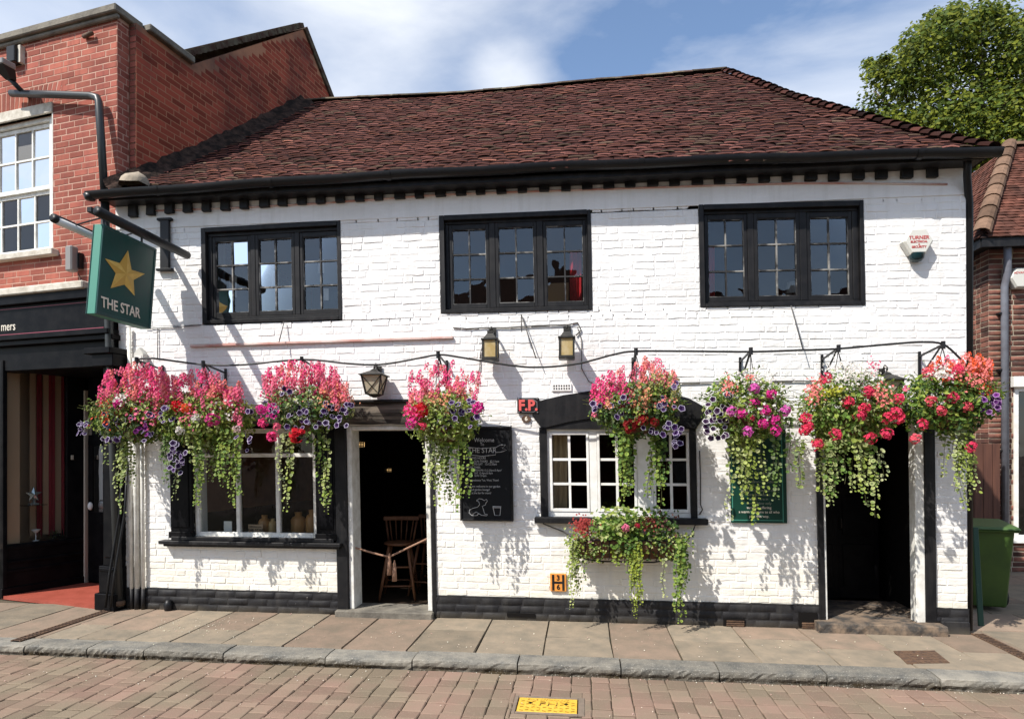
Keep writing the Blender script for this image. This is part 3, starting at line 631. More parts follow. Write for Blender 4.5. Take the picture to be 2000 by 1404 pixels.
# white casement window under its arch
a0, a1, b0, b1 = CW
mb = MB(); mb.box(a0 - .045, a0 + .035, -.02, .1, b0, b1).box(a1 - .03, a1 + .035, -.02, .1, b0, b1)
top = [(1046, 785), (1100, 772), (1150, 764), (1205, 759), (1260, 762), (1310, 769), (1345, 778), (1377, 796)]
poly = [d(1060, 838), d(1358, 838), d(1376, 812)] + [d(*p) for p in reversed(top)] + [d(1040, 812)]
mb.prism(poly, -.028, -.001)
bot = [(1062, 836), (1110, 824), (1160, 816), (1210, 813), (1260, 816), (1310, 824), (1352, 836)]
poly2 = [d(1056, 837)] + [d(p[0], p[1]) for p in bot] + [d(1360, 837)] + [d(p[0], p[1] - 14) for p in reversed(bot)]
mb.prism(poly2, -.045, -.026)
arch = mb.build('window_arch', 'black_paint', pub, warp)
fx = lambda px: d(px, 920)[0]
mb = MB(); y = .012
e0, e1 = fx(1069), fx(1350); zt, zb = d(1110, 849)[1], d(1110, 993)[1]
lights = [(fx(1079), fx(1146)), (fx(1172), fx(1239)), (fx(1281), fx(1342))]
mb.box(e0, e1, y, y + .06, zt + .03, b1 - .02).box(e0, e1, y, y + .06, b0, zb - .035)
ed = [e0, lights[0][0] - .03, lights[0][1] + .03, lights[1][0] - .03, lights[1][1] + .03, lights[2][0] - .03, lights[2][1] + .03, e1]
for i in range(0, 8, 2):
    if ed[i + 1] - ed[i] > .004: mb.box(ed[i], ed[i + 1], y, y + .06, zb - .035, zt + .03)
win = mb.build('window', 'white_gloss', pub, warp, bevel=.003)
for x0, x1 in lights:
    mb = MB(); s = .028; y2 = y - .008
    mb.box(x0 - s, x0, y2, y2 + .05, zb - .033, zt + .028).box(x1, x1 + s, y2, y2 + .05, zb - .033, zt + .028).box(x0, x1, y2, y2 + .05, zt, zt + .028).box(x0, x1, y2, y2 + .05, zb - .033, zb)
    mb.build('casement', 'white_gloss', win, warp, bevel=.003)
    leaf_bars(win, x0, x1, zb, zt, y + .006, 2, 3, .026, 'white_gloss', 'white_gloss', 'glass_low')
s0, s1 = d(1045, 1015)[0], d(1380, 1015)[0]
MB().box(s0, s1, -.10, .02, b0 - .062, b0 + .002).build('window_sill', 'black_paint', pub, warp, bevel=.008)
# right doorway
a0, a1, b0, b1 = RD
mb = MB(); mb.box(a0 - .055, a0 + .005, -.03, .1, .05, b1 + .02).box(a1 + .005, a1 + .105, -.035, .1, .05, b1 + .06).box(a0 - .055, a1 + .105, -.033, .1, b1 + .02, b1 + .1)
mb.build('door_post', 'black_paint', pub, warp, bevel=.005)
mb = MB(); mb.box(a0 + .005, a0 + .03, -.015, .3, .06, b1).box(a1 - .085, a1 + .004, -.02, .1, .06, b1)
mb.build('door_frame', 'white_flaky', pub, warp, bevel=.005)
q0, q1, q2 = d(1592, 1215)[0], d(1835, 1215)[0], d(1890, 1225)[0]
mb = MB(); n = 18; vs = []
pr = [(-.17, -.02), (-.172, .05), (-.165, .085), (-.15, .098), (.9, .1), (.9, -.02)]
for i in range(n + 1):
    for k, (yy, zz) in enumerate(pr): vs.append((q0 + (q1 - q0) * i / n, yy + (U(-.005, .005) if k < 4 else 0), zz + (U(-.003, .003) if 0 < k < 5 else 0)))
m_ = len(pr); fs = [(i * m_ + j, (i + 1) * m_ + j, (i + 1) * m_ + (j + 1) % m_, i * m_ + (j + 1) % m_) for i in range(n) for j in range(m_)] + [tuple(range(m_)), tuple(n * m_ + j for j in range(m_ - 1, -1, -1))]
M['step_stone'] = mat('step_stone', (0.20, 0.145, 0.10), .9, col2=(0.05, 0.045, 0.04), vscale=7, vlo=.4, vhi=.6, bump=.8, bscale=30, bdist=.01)
mb.add(vs, fs).build('doorstep', 'step_stone', pub)
mb = MB(); mb.box(q1 + .003, q2, -.06, -.02, -.01, .12, jit=.006); mb.build('plinth_block', 'plinth_paint', pub, bevel=.01)
mid = (a0 + a1) / 2
for x0, x1, yy in ((a0 + .03, mid - .004, .9), (mid + .004, a1 - .02, .95)):
    mb = MB(); mb.box(x0, x1, yy, yy + .045, .115, b1)
    dl = mb.build('door', 'black_gloss', pub, warp, bevel=.004)
    for z0, z1 in ((.25, .75), (.85, 1.3), (1.4, b1 - .1)):
        mb = MB(); mb.box(x0 + .06, x1 - .06, yy - .012, yy, z0, z1); mb.build('door_panel', 'black_gloss', dl, warp, bevel=.008)
MB().tube([(mid + .04, .93, .92), (mid + .04, .9, .94), (mid + .04, .9, 1.04), (mid + .04, .93, 1.06)], .009, 8).build('door_handle', 'lantern_metal', dl, warp, smooth=True)
# pipes and strips on the front
def pipe(name, pts, r, m, parent=pub, n=10): return MB().tube(pts, r, n).build(name, m, parent, smooth=True)
for i, (t, b, r, m) in enumerate((((252, 640), (257, 1150), .020, 'white_flaky'), ((263, 700), (268, 1150), .026, 'white_flaky'), ((276, 760), (280, 1150), .020, 'white_flaky'))):
    p, q = P(*t, -.04), P(*b, -.04); e = Vector((q.x, q.y, 0.0)); pipe('conduit', [p, q], r, m); pipe('conduit_foot', [q + Vector((0, 0, .004)), e], r * 1.12, 'plinth_paint')
p = P(205, 395, -.16); q = P(233, 1185, -.09)
pp = [p, P(207, 480, -.12), P(213, 640, -.09), P(222, 900, -.09), q]
pipe('downpipe', pp, .045, 'dark_pipe'); MB().lathe([(.05, 0), (.062, .01), (.062, .05), (.05, .06)], (q.x, q.y, .05), 12).build('downpipe_collar', 'rust_iron', pub, smooth=True)
p1, p2 = P(1891, 330, .02), P(1893, 1235, .02)
pipe('downpipe', [P(1890, 300, -.2), P(1889, 345, -.1), P(1893, 400, .03), Vector((p2.x, .03, .02))], .036, 'black_metal')
q = P(330, 1175, -.04); MB().lathe([(.035, -.04), (.045, 0), (.05, .05), (.03, .1), (.0, .105)], (q.x, -.05, .02), 10).build('pipe_stub', 'black_metal', pub, smooth=True)
# red-brown ledge strip on the wall, wires
a, b = P(372, 676, -.02), P(885, 659, -.02)
mb = MB(); mb.bar(a, b, .035, .028); mb.build('ledge_strip', 'pipe_red', pub, bevel=.004)
pts = [P(x, y, -.02) for x, y in ((300, 412), (480, 405), (640, 396), (860, 380), (1000, 375), (1160, 370), (1400, 362), (1560, 358), (1700, 358), (1850, 360))]
pipe('cable', pts, .011, 'pipe_red', n=6)
pipe('cable', [P(x, y, -.016) for x, y in ((885, 640), (912, 642), (950, 640), (990, 640), (1050, 636), (1110, 634), (1128, 630), (1135, 645), (1125, 655))], .007, 'wire', n=6)
pipe('cable', [P(x, y, -.016) for x, y in ((945, 668), (938, 690), (937, 720), (930, 742))], .005, 'wire', n=5)
pipe('cable', [P(x, y, -.016) for x, y in ((1128, 640), (1136, 665), (1136, 720), (1150, 745), (1165, 753))], .005, 'wire', n=5)
pipe('cable', [P(x, y, -.016) for x, y in ((1320, 748), (1410, 746), (1560, 744), (1600, 745))], .007, 'wire', n=5)
pipe('cable', [P(x, y, -.016) for x, y in ((308, 640), (308, 700))], .005, 'wire', n=5)
pipe('cable', [P(x, y, -.016) for x, y in ((284, 642), (330, 640), (392, 635))], .005, 'wire', n=5)
for (x0, y0, x1, y1) in ((555, 628, 545, 668), (1018, 614, 1047, 700), (1018, 614, 1019, 648), (1545, 597, 1569, 685)):
    pipe('window_stay', [P(x0, y0, -.03), P(x1, y1, -.10)], .006, 'wire', n=6)
pipe('cable', [P(x, y, -.02) for x, y in ((1366, 880), (1368, 930), (1368, 985), (1372, 995), (1366, 1004))], .007, 'wire', n=5)
pipe('cable', [P(x, y, -.03) for x, y in ((1060, 1022), (1100, 1038), (1125, 1055))], .007, 'wire', n=5)
pipe('cable', [P(x, y, -.03) for x, y in ((1358, 1025), (1350, 1045), (1338, 1060))], .007, 'wire', n=5)
for tt in ((214, 1000, 236, 1185), (224, 1000, 228, 1190)):
    pipe('cable', [P(tt[0] + 25, 900, -.06), P(tt[0] + 20, tt[1], -.1), P(tt[0], 1120, -.16), P(tt[0] - 8, 1186, -.2)], .014, 'black_metal', n=6)
# vent grille
g0, g1 = d(1080, 762), d(1114, 751); mb = MB(); mb.box(g0[0] - .01, g1[0] + .01, -.018, .002, g0[1] - .01, g1[1] + .01)
vent = mb.build('vent_grille', 'white_paint', pub, warp)
mb = MB()
for i in range(7):
    for j in range(2):
        x = g0[0] + (g1[0] - g0[0]) * (i + .5) / 7; z = g0[1] + (g1[1] - g0[1]) * (j + .5) / 2; mb.box(x - .007, x + .007, -.0195, -.016, z - .009, z + .009)
kind(mb.build('vent_holes', 'interior', vent, warp), 'stuff')
for (x0, x1, y0, y1) in ((1413, 1455, 1208, 1222), (1560, 1596, 1196, 1222), (990, 1045, 1198, 1203)):
    p, q = P(x0, y1, -.03), P(x1, y0, -.03); mb = MB(); mb.box(p.x, q.x, -.034, .0, max(p.z, .0), q.z); o = mb.build('air_brick', 'interior', pub)
    if y0 != 1198:
        mb = MB()
        for k in range(3): mb.box(p.x + .03, q.x - .01, -.044, -.03, .008 + k * .022, .022 + k * .022, jit=.002)
        mb.build('air_slat', 'rust_iron', o)

# eaves: soffit, rafter ends, fascia, gutter
EY = -0.27
ge = d(1000, 326, EY)[1]                                  # gutter rim
mb = MB(); mb.box(A0 - .02, A1 + .05, EY + .06, 0.0, ge - .062, ge - .048); mb.build('soffit', 'black_paint', pub, warp)
mb = MB(); mb.box(A0 - .05, A1 + .06, EY + .055, EY + .085, ge - .068, ge - .01); mb.build('fascia', 'black_paint', pub, warp, bevel=.004)
zb = ge - .163
x = d(250, 405, -.05)[0]
while x < d(1850, 340, -.05)[0]:
    w = U(.10, .118); MB().box(x, x + w, -.062, -.012, zb - .035 * max(0, (1.5 - x) / 6.5) + U(-.006, .006), ge - .06, jit=.004).build('rafter_end', 'black_paint', pub, warp, bevel=.006); x += .228 + U(-.008, .008)
n = 28; vs = []; m_ = 12
for i in range(n + 1):
    a = A0 - .12 + (A1 + .16 - A0 + .12) * i / n; dz = .006 * math.sin(i * 1.3)
    for j in range(m_ + 1):
        t = math.pi * j / m_; vs.append((a, EY - .005 + .062 * math.cos(t), ge + dz - .075 * math.sin(t)))
fs = [(i * (m_ + 1) + j, (i + 1) * (m_ + 1) + j, (i + 1) * (m_ + 1) + j + 1, i * (m_ + 1) + j + 1) for i in range(n) for j in range(m_)]
mb = MB().add(vs, fs)
for k in range(7):
    a = A0 + .7 + k * 1.32
    vs = []
    for q in (0, .05):
        for j in range(m_ + 1): t = math.pi * j / m_; vs.append((a + q, EY - .005 + .068 * math.cos(t), ge - .081 * math.sin(t)))
    mb.add(vs, [(j, j + m_ + 1, j + m_ + 2, j + 1) for j in range(m_)])
mb.build('gutter', 'gutter_black', pub, warp, smooth=True)
MB().lathe([(.0, -.07), (.05, -.06), (.07, 0)], (A0 - .1, EY - .005, ge - .02), 10).build('gutter_outlet', 'gutter_black', pub, warp, smooth=True)

# roof ------------------------------------------------------------------------
LF = Frame((-5.42, 0.02), math.radians(-11))             # the brick neighbour on the left
RY = 3.40; E0 = EY + 0.0; zE = ge + 0.0
rid = [P(x, y, RY) for x, y in ((560, 201), (620, 197), (760, 190), (900, 184), (1000, 175), (1130, 162), (1250, 152), (1385, 140), (1412, 137))]
def ridge_z(x):
    if x <= rid[0].x: return rid[0].z
    for p, q in zip(rid, rid[1:]):
        if x <= q.x: return p.z + (q.z - p.z) * (x - p.x) / (q.x - p.x)
    return rid[-1].z
hipx0 = A1 + 0.10; hipx1 = rid[-1].x
def eave_w(x): q = warp((x, E0, zE)); return q[2]
def roof_z(x, s): return eave_w(x) + (ridge_z(min(x, hipx1)) - eave_w(x)) * s - 0.07 * math.sin(math.pi * s) + 0.022 * noise.noise(Vector((x * .9, s * 3.2, 0)))
def roof_y(s): return E0 + (RY - E0) * s
def left_x(y): return LF.o[0] + 0.10 * LF.c + (y - LF.o[1]) * (-LF.s) / LF.c * 1.0
def right_x(s): return hipx0 + (hipx1 - hipx0) * (s ** 0.94)
NR = 38; deck = MB(); vs = []; nn = 30
for j in range(21):
    s = j / 20; y = roof_y(s)
    for i in range(nn + 1): x = left_x(y) - .05 + (right_x(s) - left_x(y) + .05) * i / nn; vs.append((x, y, roof_z(x, s) - .03))
deck.add(vs, [(j * (nn + 1) + i, j * (nn + 1) + i + 1, (j + 1) * (nn + 1) + i + 1, (j + 1) * (nn + 1) + i) for j in range(20) for i in range(nn)])
# hip end and rear slope
zc = warp((hipx0, E0, zE))[2]; RZ = rid[-1]
deck.add([(hipx0, E0, zc - .03), (hipx0, 7.0, zc - .03), (RZ.x, RZ.y, RZ.z - .03), (left_x(7.0) - .05, 7.0, zc), (left_x(RY) - .05, RY, rid[0].z - .03)], [(0, 1, 2), (1, 3, 4, 2)])
roof = deck.build('roof', 'roof_deck', pub)
sl_len = math.hypot(RY - E0, rid[3].z - zE); cr = random.Random(21); tiles = []
for r in range(NR):
    s0 = r / NR; y = roof_y(s0); x = left_x(y) + 0.02 + cr.uniform(-.08, 0)
    x -= .08 * (r % 2)
    while x < right_x(s0) - 0.02:
        w = cr.uniform(.148, .172); xa, xb = max(x, left_x(y)), min(x + w, right_x(s0) + .02)
        if xb - xa > .03: tiles.append((xa, xb, r))
        x += w
def tail_col(hi, nz):
    q = (1.0 + hi) * cr.uniform(.75, 1.1); k = cr.random()
    c = (.21, .088, .070) if k < .68 else ((.16, .105, .072) if k < .82 else (.24, .10, .07))
    c = tuple(v * q * (1.05 - .35 * nz) for v in c); return c
def tile(mb, t):
    xa, xb, r = t; s0 = r / NR; s1 = min(1.0, (r + 1.35) / NR); k = 4; vs = []; cam_ = cr.uniform(.003, .012); lift = .025 + cr.uniform(-.005, .009); th = .0125
    tilt = cr.uniform(-.006, .006); ds = cr.uniform(-.06, .06) / NR; s0 = max(0, s0 + ds) - (.012 if r == 0 else 0)
    tv = .25 + .5 * cr.random()
    hi = 1.0 if cr.random() < .035 else cr.uniform(-.35, .4)
    for e, (s, lf) in enumerate(((s0, lift), (s1, lift * .25))):
        for i in range(k + 1):
            u = i / k; x = xa + .002 + (xb - xa - .004) * u
            vs.append((x, roof_y(s), roof_z(x, s) - .028 + lf + cam_ * (1 - (2 * u - 1) ** 2) + tilt * (u - .5) * 2))
    ft = list(vs[:k + 1]); tl = [(p[0], p[1] - .004, p[2] - .004) for p in ft] + [(p[0], p[1] - .003, p[2] - th) for p in ft]
    fs = [(i, i + 1, k + 2 + i, k + 1 + i) for i in range(k)]
    nz = .5 + .5 * noise.noise(Vector((xa * .8, r * .13, 2.0))); q = cr.uniform(.6, 1.35)
    mb.add(vs, fs, ((.026 - .010 * nz) * q, (.0098 - .002 * nz) * q, .008 * q))
    mb.add(ft + tl, [(i, k + 1 + i, k + 2 + i, i + 1) for i in range(k)] + [(k + 1 + i, 2 * k + 2 + i, 2 * k + 3 + i, k + 2 + i) for i in range(k)], tail_col(hi, nz))   # worn, paler tails
def tkey(t):
    y = roof_y(t[2] / NR); y2 = roof_y((t[2] + 1) / NR); z = roof_z(t[0], t[2] / NR); z2 = roof_z(t[0], (t[2] + 1) / NR)
    return pix_area([(t[0], y, z), (t[1], y, z), (t[1], y2, z2), (t[0], y2, z2)])
tiles.sort(key=tkey, reverse=True)
for t in tiles[:300]:
    mb = MB(); tile(mb, t); mb.build('tile', 'peg_tile', roof)
mb = MB()
for t in tiles[300:]: tile(mb, t)
kind(mb.build('tiling', 'peg_tile', roof), 'stuff')
def half_tile(mb, p, q, r0, r1, tint, n=7, drop=.6, th=.014):     # half-round cap from p (low end) to q
    p, q = Vector(p), Vector(q); dr = (q - p).normalized(); sx = dr.cross(Vector((0, 0, 1))).normalized(); up = sx.cross(dr); vs = []
    for e, rr in ((p, r0), (q, r1)):
        for j in range(n):
            a = math.pi * (j / (n - 1)); vs.append(e + sx * (math.cos(a) * rr) + up * (math.sin(a) * rr * drop))
    for j in range(n): a = math.pi * (j / (n - 1)); vs.append(p + sx * (math.cos(a) * (r0 - th)) + up * (math.sin(a) * (r0 - th) * drop) + dr * .004)
    mb.add(vs, [(j, j + 1, n + j + 1, n + j) for j in range(n - 1)] + [(2 * n + j, 2 * n + j + 1, j + 1, j) for j in range(n - 1)], None, tint)
NH = 36
for i in range(NH):
    s0, s1 = i / NH, min(1.0, (i + 1.5) / NH)
    p = (right_x(s0), roof_y(s0), roof_z(right_x(s0), s0) + .005); q = (right_x(s1), roof_y(s1), roof_z(right_x(s1), s1) - .02)
    mb = MB(); half_tile(mb, p, q, .105 * U(.9, 1.1), .07, cr.random() * .8, drop=.55); mb.build('hip_tile', 'roof_tile', roof)
x = left_x(RY) + .05; k = 0
while x < hipx1 + .02:
    x1 = min(x + .30, hipx1 + .03); mb = MB(); half_tile(mb, (x, RY, ridge_z(x) - .035 + U(-.006, .006)), (x1 + .01, RY, ridge_z(min(x1, hipx1)) - .035), .11, .108, cr.random(), drop=.55)
    mb.build('ridge_tile', 'ridge_tile', roof); x = x1; k += 1
# mortar fillet against the neighbour's wall
mb = MB(); n = 40; vs = []
for i in range(n + 1):
    s = i / n * .97; y = roof_y(s); x = left_x(y); wd = .13 + .13 * s + .05 * noise.noise(Vector((i * .5, 3, 1))); hh = .10 + .06 * noise.noise(Vector((i * .7, 0, 5)))
    for (dx, dz) in ((wd, .0), (wd * .7, .045 + U(0, .02)), (wd * .3, hh * .7 + U(0, .02)), (0.0, hh + .05 + U(0, .03))): vs.append((x + dx, y, roof_z(x + dx, s) + dz - .01))
mb.add(vs, [(i * 4 + j, (i + 1) * 4 + j, (i + 1) * 4 + j + 1, i * 4 + j + 1) for i in range(n) for j in range(3)]).build('mortar_fillet', 'mossy_mortar', roof)
p = P(262, 352, EY + .12)
mb = MB(); vs = []
for j in range(5):
    for i in range(9): a = 2 * math.pi * i / 9; rr = math.cos(j / 4 * math.pi / 2); vs.append((p.x + math.cos(a) * rr * .17 + j * .01, p.y + math.sin(a) * rr * .15, p.z - .06 + .14 * math.sin(j / 4 * math.pi / 2) + U(-.01, .01)))
mb.add(vs, [(j * 9 + i, j * 9 + (i + 1) % 9, (j + 1) * 9 + (i + 1) % 9, (j + 1) * 9 + i) for j in range(4) for i in range(9)]).build('cement_lump', 'cement', roof, smooth=True)

# ================================================================= RED BRICK NEIGHBOUR (left)
nb = thing('brick_building', 'red brick building with white sash window above a black shopfront', 'building', (-7.0, 0.3, 0))
XR = LF.px(229, 100)[0]; zT = LF.px(205, 38)[1]; zS = LF.px(150, 564)[1]
w0 = LF.px(-95, 300)[0]; w1 = LF.px(104, 300)[0]; wz1 = LF.px(50, 232)[1]; wz0 = LF.px(50, 496)[1]
HW = (w0, w1, wz0, wz1 + 0.0)
LH = (w0 - .03, w1 + .0, wz1, wz1 + .13)
mb = MB(); slab_with_holes(mb, -6.0, XR, zS, zT, [HW], 0.0, 0.2)
mb.box(XR, 0.098, .16, .36, zS - 2.2, zT - .02)
fw = mb.build('front_wall', 'mortar_pink', nb, LF.w)
arch_z = (LH[3], LH[3] + .24)
ar = (w0 - .1, w1 + .12, LH[3], LH[3] + .235)
frs = brick_rects(LF.px(-40, 300)[0] - .6, XR, zS, zT, [HW, LH, ar], rh=.075, bl=.225, gap=.010, seed=12)
lay_bricks(frs, fw, 'red_brick', .0028, .003, .0012, LF.w, 13, n=210, smooth=False)
rb = random.Random(4); xx = ar[0]; cx = (ar[0] + ar[1]) / 2
while xx < ar[1] - .02:
    mb = MB(); sh = (xx - cx) * .32
    brick_patch(mb, (xx, xx + .064, ar[2] + .003, ar[3]), .003, .003, .001, rb, lambda p: LF.w((p[0] + (p[2] - ar[2]) * sh * 1.2, p[1], p[2]))); mb.build('arch_brick', 'red_brick', fw); xx += .073
mb = MB(); cb = brick_rects(0, .12, zS + .2, zT - .02, [], rh=.075, bl=.225, seed=3)
for r in brick_rects(XR + .01, 0.096, zS - .3, zT - .03, [], rh=.075, bl=.23, seed=2): brick_patch(mb, r, .003, .003, .001, rb, lambda p: LF.w((p[0], p[1] + .16, p[2])))
for r in brick_rects(.0, .16, zS - .3, zT - .03, [], rh=.075, bl=.16, seed=2): brick_patch(mb, r, .003, .003, .001, rb, lambda p: LF.w((XR - p[1], p[0], p[2])))
kind(mb.build('corner_bricks', 'red_brick', fw), 'stuff')
MB().box(LH[0], LH[1], -.02, .05, LH[2], LH[3]).build('lintel', 'stone_white', nb, LF.w, bevel=.006)
MB().box(w0 - .05, w1 + .09, -.09, .08, wz0 - .075, wz0).build('window_sill', 'stone_white', nb, LF.w, bevel=.008)
# sash window
mb = MB(); mb.box(w1 - .13, w1, .05, .16, wz0, wz1).box(w0, w0 + .13, .05, .16, wz0, wz1).box(w0 + .13, w1 - .13, .05, .16, wz1 - .05, wz1).box(w0 + .13, w1 - .13, .05, .16, wz0, wz0 + .05)
mb.box(w1 - .02, w1, -.005, .05, wz0, wz1)
sw = mb.build('sash_window', 'white_flaky', nb, LF.w, bevel=.004)
zm = LF.px(50, 369)[1]; g0, g1 = w0 + .15, LF.px(83, 300)[0]
for (z0, z1, y) in ((zm, wz1 - .06, .085), (wz0 + .05, zm, .115)):
    mb = MB(); mb.box(g1, g1 + .05, y, y + .035, z0, z1).box(g0 - .05, g0, y, y + .035, z0, z1).box(g0, g1, y, y + .035, z1 - .045, z1).box(g0, g1, y, y + .035, z0, z0 + .05)
    for i in range(1, 5): x = g0 + (g1 - g0) * i / 5; mb.box(x - .011, x + .011, y + .004, y + .03, z0 + .05, z1 - .045)
    zz = (z0 + z1) / 2; mb.box(g0, g1, y + .005, y + .029, zz - .011, zz + .011)
    mb.build('sash', 'white_flaky', sw, LF.w)
    for i in range(5):
        for j in range(2):
            x0, x1 = g0 + (g1 - g0) * i / 5, g0 + (g1 - g0) * (i + 1) / 5; za, zb_ = (z0 + .03, zz) if j == 0 else (zz, z1 - .02); t = U(-.003, .003)
            MB().add([(x0, y + .02 + t, za), (x1, y + .02 - t, za), (x1, y + .02, zb_), (x0, y + .02, zb_)], [(0, 1, 2, 3)]).build('pane', 'glass_sash', sw, LF.w)
MB().box(-6, XR - .02, .21, 3.0, zS, zS + .02).box(-6, XR - .02, 1.2, 1.25, zS + .03, zT - .1).build('room_behind', 'grey_box', nb, LF.w)
# coping along the front and back along the side
zc = zT
mb = MB(); mb.box(-6, XR + .07, -.09, .30, zc, zc + .09).box(-6, XR + .05, -.05, .0, zc - .05, zc)
sy1, sz1 = LF.side(374, 121, .10)
mb.box(XR - .1, .17, .30, sy1, zc - .01, zc + .075)
mb.build('coping', 'stone_grey', nb, LF.w, bevel=.012)
# gable wall
pts_px = [(590, 56), (645, 193)]
ay, az = LF.side(592, 58, .10); by, bz = LF.side(645, 194, .10)
sl_ = (bz - az) / (by - ay); ey = ay + 2.2; ez = az + sl_ * 2.2
gs = LF.side(366, 116, .10)
poly = [(.16, 1.0), (ey, 1.0), (ey, ez), (ay, az), (gs[0] + .05, gs[1] - .05), (sy1 + .0, zc), (.16, zc)]
vs = [(x, y, z) for x in (-.05, .10) for y, z in poly]; n = len(poly)
mb = MB().add(vs, [tuple(range(n)), tuple(range(2 * n - 1, n - 1, -1))] + [(i, i + n, (i + 1) % n + n, (i + 1) % n) for i in range(n)])
gw = mb.build('gable_wall', 'mortar_orange', nb, LF.w)
def inpoly(y, z):
    c = False
    for i in range(n):
        y0, z0 = poly[i]; y1, z1 = poly[(i + 1) % n]
        if (z0 > z) != (z1 > z) and y < (y1 - y0) * (z - z0) / (z1 - z0) + y0: c = not c
    return c
grs = [r for r in brick_rects(.16, ey, 4.5, az, [], rh=.076, bl=.226, gap=.011, seed=17, bond='stretch') if inpoly((r[0] + r[1]) / 2, r[3]) and inpoly(r[0] + .02, r[3])]
gxf = lambda p: LF.w((.10 - p[1], p[0], p[2]))
lay_bricks(grs, gw, 'red_brick_sooty', .0022, .002, .001, gxf, 18, n=90, smooth=False)
# roof over the gable
mb = MB()
def rslab(y0, z0, y1, z1, x0, x1, t):
    dy, dz = y1 - y0, z1 - z0; L_ = math.hypot(dy, dz); ny, nz = -dz / L_ * t, dy / L_ * t
    if nz < 0: ny, nz = -ny, -nz
    vs = [(x, y, z) for x in (x0, x1) for y, z in ((y0, z0), (y1, z1), (y1 + ny, z1 + nz), (y0 + ny, z0 + nz))]
    mb.add(vs, [(0, 1, 2, 3), (7, 6, 5, 4), (0, 4, 5, 1), (1, 5, 6, 2), (2, 6, 7, 3), (3, 7, 4, 0)], None, .4)
ns = 26
for i in range(ns):
    t0, t1 = i / ns, (i + 1.25) / ns; lift = .02
    rslab(gs[0] - .1 + (ay - gs[0] + .1) * t0, gs[1] - .06 + (az - gs[1] + .08) * t0 + lift + U(-.006, .006), gs[0] - .1 + (ay - gs[0] + .1) * min(t1, 1), gs[1] - .06 + (az - gs[1] + .08) * min(t1, 1), -5, .13 + U(-.012, .012), .07)
rslab(ay, az + .01, ey, ez + .01, -5, .135, .10)
mb.build('rear_roof', 'ridge_tile', nb, LF.w)
# shopfront: cornice, fascia with lettering, frieze
z1, z2, z3, z4 = zS, LF.px(80, 588)[1], LF.px(100, 652)[1], LF.px(100, 700)[1]
XF = LF.px(216, 640, -.1)[0]
mb = MB(); mb.box(-6, LF.px(172, 560, -.12)[0], -.2, .1, z1 - .06, z1 + .03); mb.build('cornice', 'stone_white', nb, LF.w, bevel=.012)
mb = MB(); mb.box(-6, XF - .04, -.16, .1, z2 - .06, z1 - .06).box(-6, XF, -.10, .1, z3 - .02, z2 - .06).box(-6, XF + .03, -.17, .1, z3 - .08, z3 - .02).box(-6, XF + .05, -.13, .1, z3 - .14, z3 - .08).box(-6, XF, -.06, .15, z4 - .14, z3 - .14)
mb.build('fascia', 'black_gloss', nb, LF.w, bevel=.008)
mb = MB(); mb.box(-6, XF - .15, -.104, -.1, z2 - .10, z2 - .093).box(-6, XF - .10, -.104, -.1, z3 + .0, z3 + .008); mb.build('fascia_lining', 'pink_line', nb, LF.w)
lx, lz = LF.px(31, 637, -.1)
text('fascia_lettering', 'Warmers'[3:], .155, 'letter_cream', nb, LF.w((lx, -.103, lz)), ex=(LF.c, LF.s, 0), align='RIGHT', sx=.8)
# lobby: splayed window, door, pilasters
A_, B_ = PG(3, 1168, 0), PG(166, 1141, 0)
ang = math.atan2(B_.y - A_.y, B_.x - A_.x); RF = Frame((A_.x, A_.y), ang); LEN = math.hypot(B_.x - A_.x, B_.y - A_.y)
ga, gz0 = RF.px(14, 1064); gb, _ = RF.px(131, 1056); gz1 = RF.px(60, 697)[1]
mb = MB(); slab_with_holes(mb, 0, LEN, 0, z4, [(ga, gb, gz0, gz1)], 0, .06)
mb.box(-.01, LEN, -.03, 0, 0, .12).box(0, LEN - .03, -.025, 0, .42, .45).box(0, LEN - .03, -.018, 0, .30, .34).box(0, LEN, -.02, 0, gz0 - .06, gz0 - .01).box(0, .05, -.03, 0, .12, z4)
lob = mb.build('shop_window', 'black_gloss', nb, RF.w, bevel=.006)
mb = MB(); q = .10
for (x0, s) in ((ga, 1), (gb, -1)):
    pl = [(x0, gz1)] + [(x0 + s * q * (1 - math.sin(t)), gz1 - q * (1 - math.cos(t))) for t in [k * math.pi / 12 for k in range(7)]]
    mb.prism(pl, 0.002, .055)
mb.build('corner_bracket', 'black_gloss', lob, RF.w)
MB().add([(ga, .03, gz0), (gb, .03, gz0), (gb, .03, gz1), (ga, .03, gz1)], [(0, 1, 2, 3)]).build('pane', 'shop_glass', lob, RF.w)
# things shown in the window
mb = MB(); mb.box(ga - .3, gb + .1, .62, .66, gz0 - .05, gz1 + .05); mb.box(ga - .3, gb + .1, .06, .66, gz0 - .08, gz0 - .05); mb.build('display_backing', 'stripe_cream', lob, RF.w)
for px_ in (72, 96, 120):
    c0 = RF.px(px_, 900, .30)[0]; c1 = RF.px(px_ + 12, 900, .30)[0]
    mb = MB(); vs = []
    for j in range(7):
        for z in (gz0 + .12 * (j % 2), gz1 - .06): vs.append((c0 + (c1 - c0) * j / 6, .30 + .015 * math.sin(j * 1.9 + px_), z))
    mb.add(vs, [(j * 2, j * 2 + 2, j * 2 + 3, j * 2 + 1) for j in range(6)]); mb.build('drape', 'stripe_red', lob, RF.w)
for px_ in (58, 84, 108):
    c0 = RF.px(px_, 900, .32)[0]; c1 = RF.px(px_ + 12, 900, .32)[0]; MB().box(c0, c1, .32, .33, gz0 + .05, gz1 - .06).build('drape', 'stripe_cream', lob, RF.w)
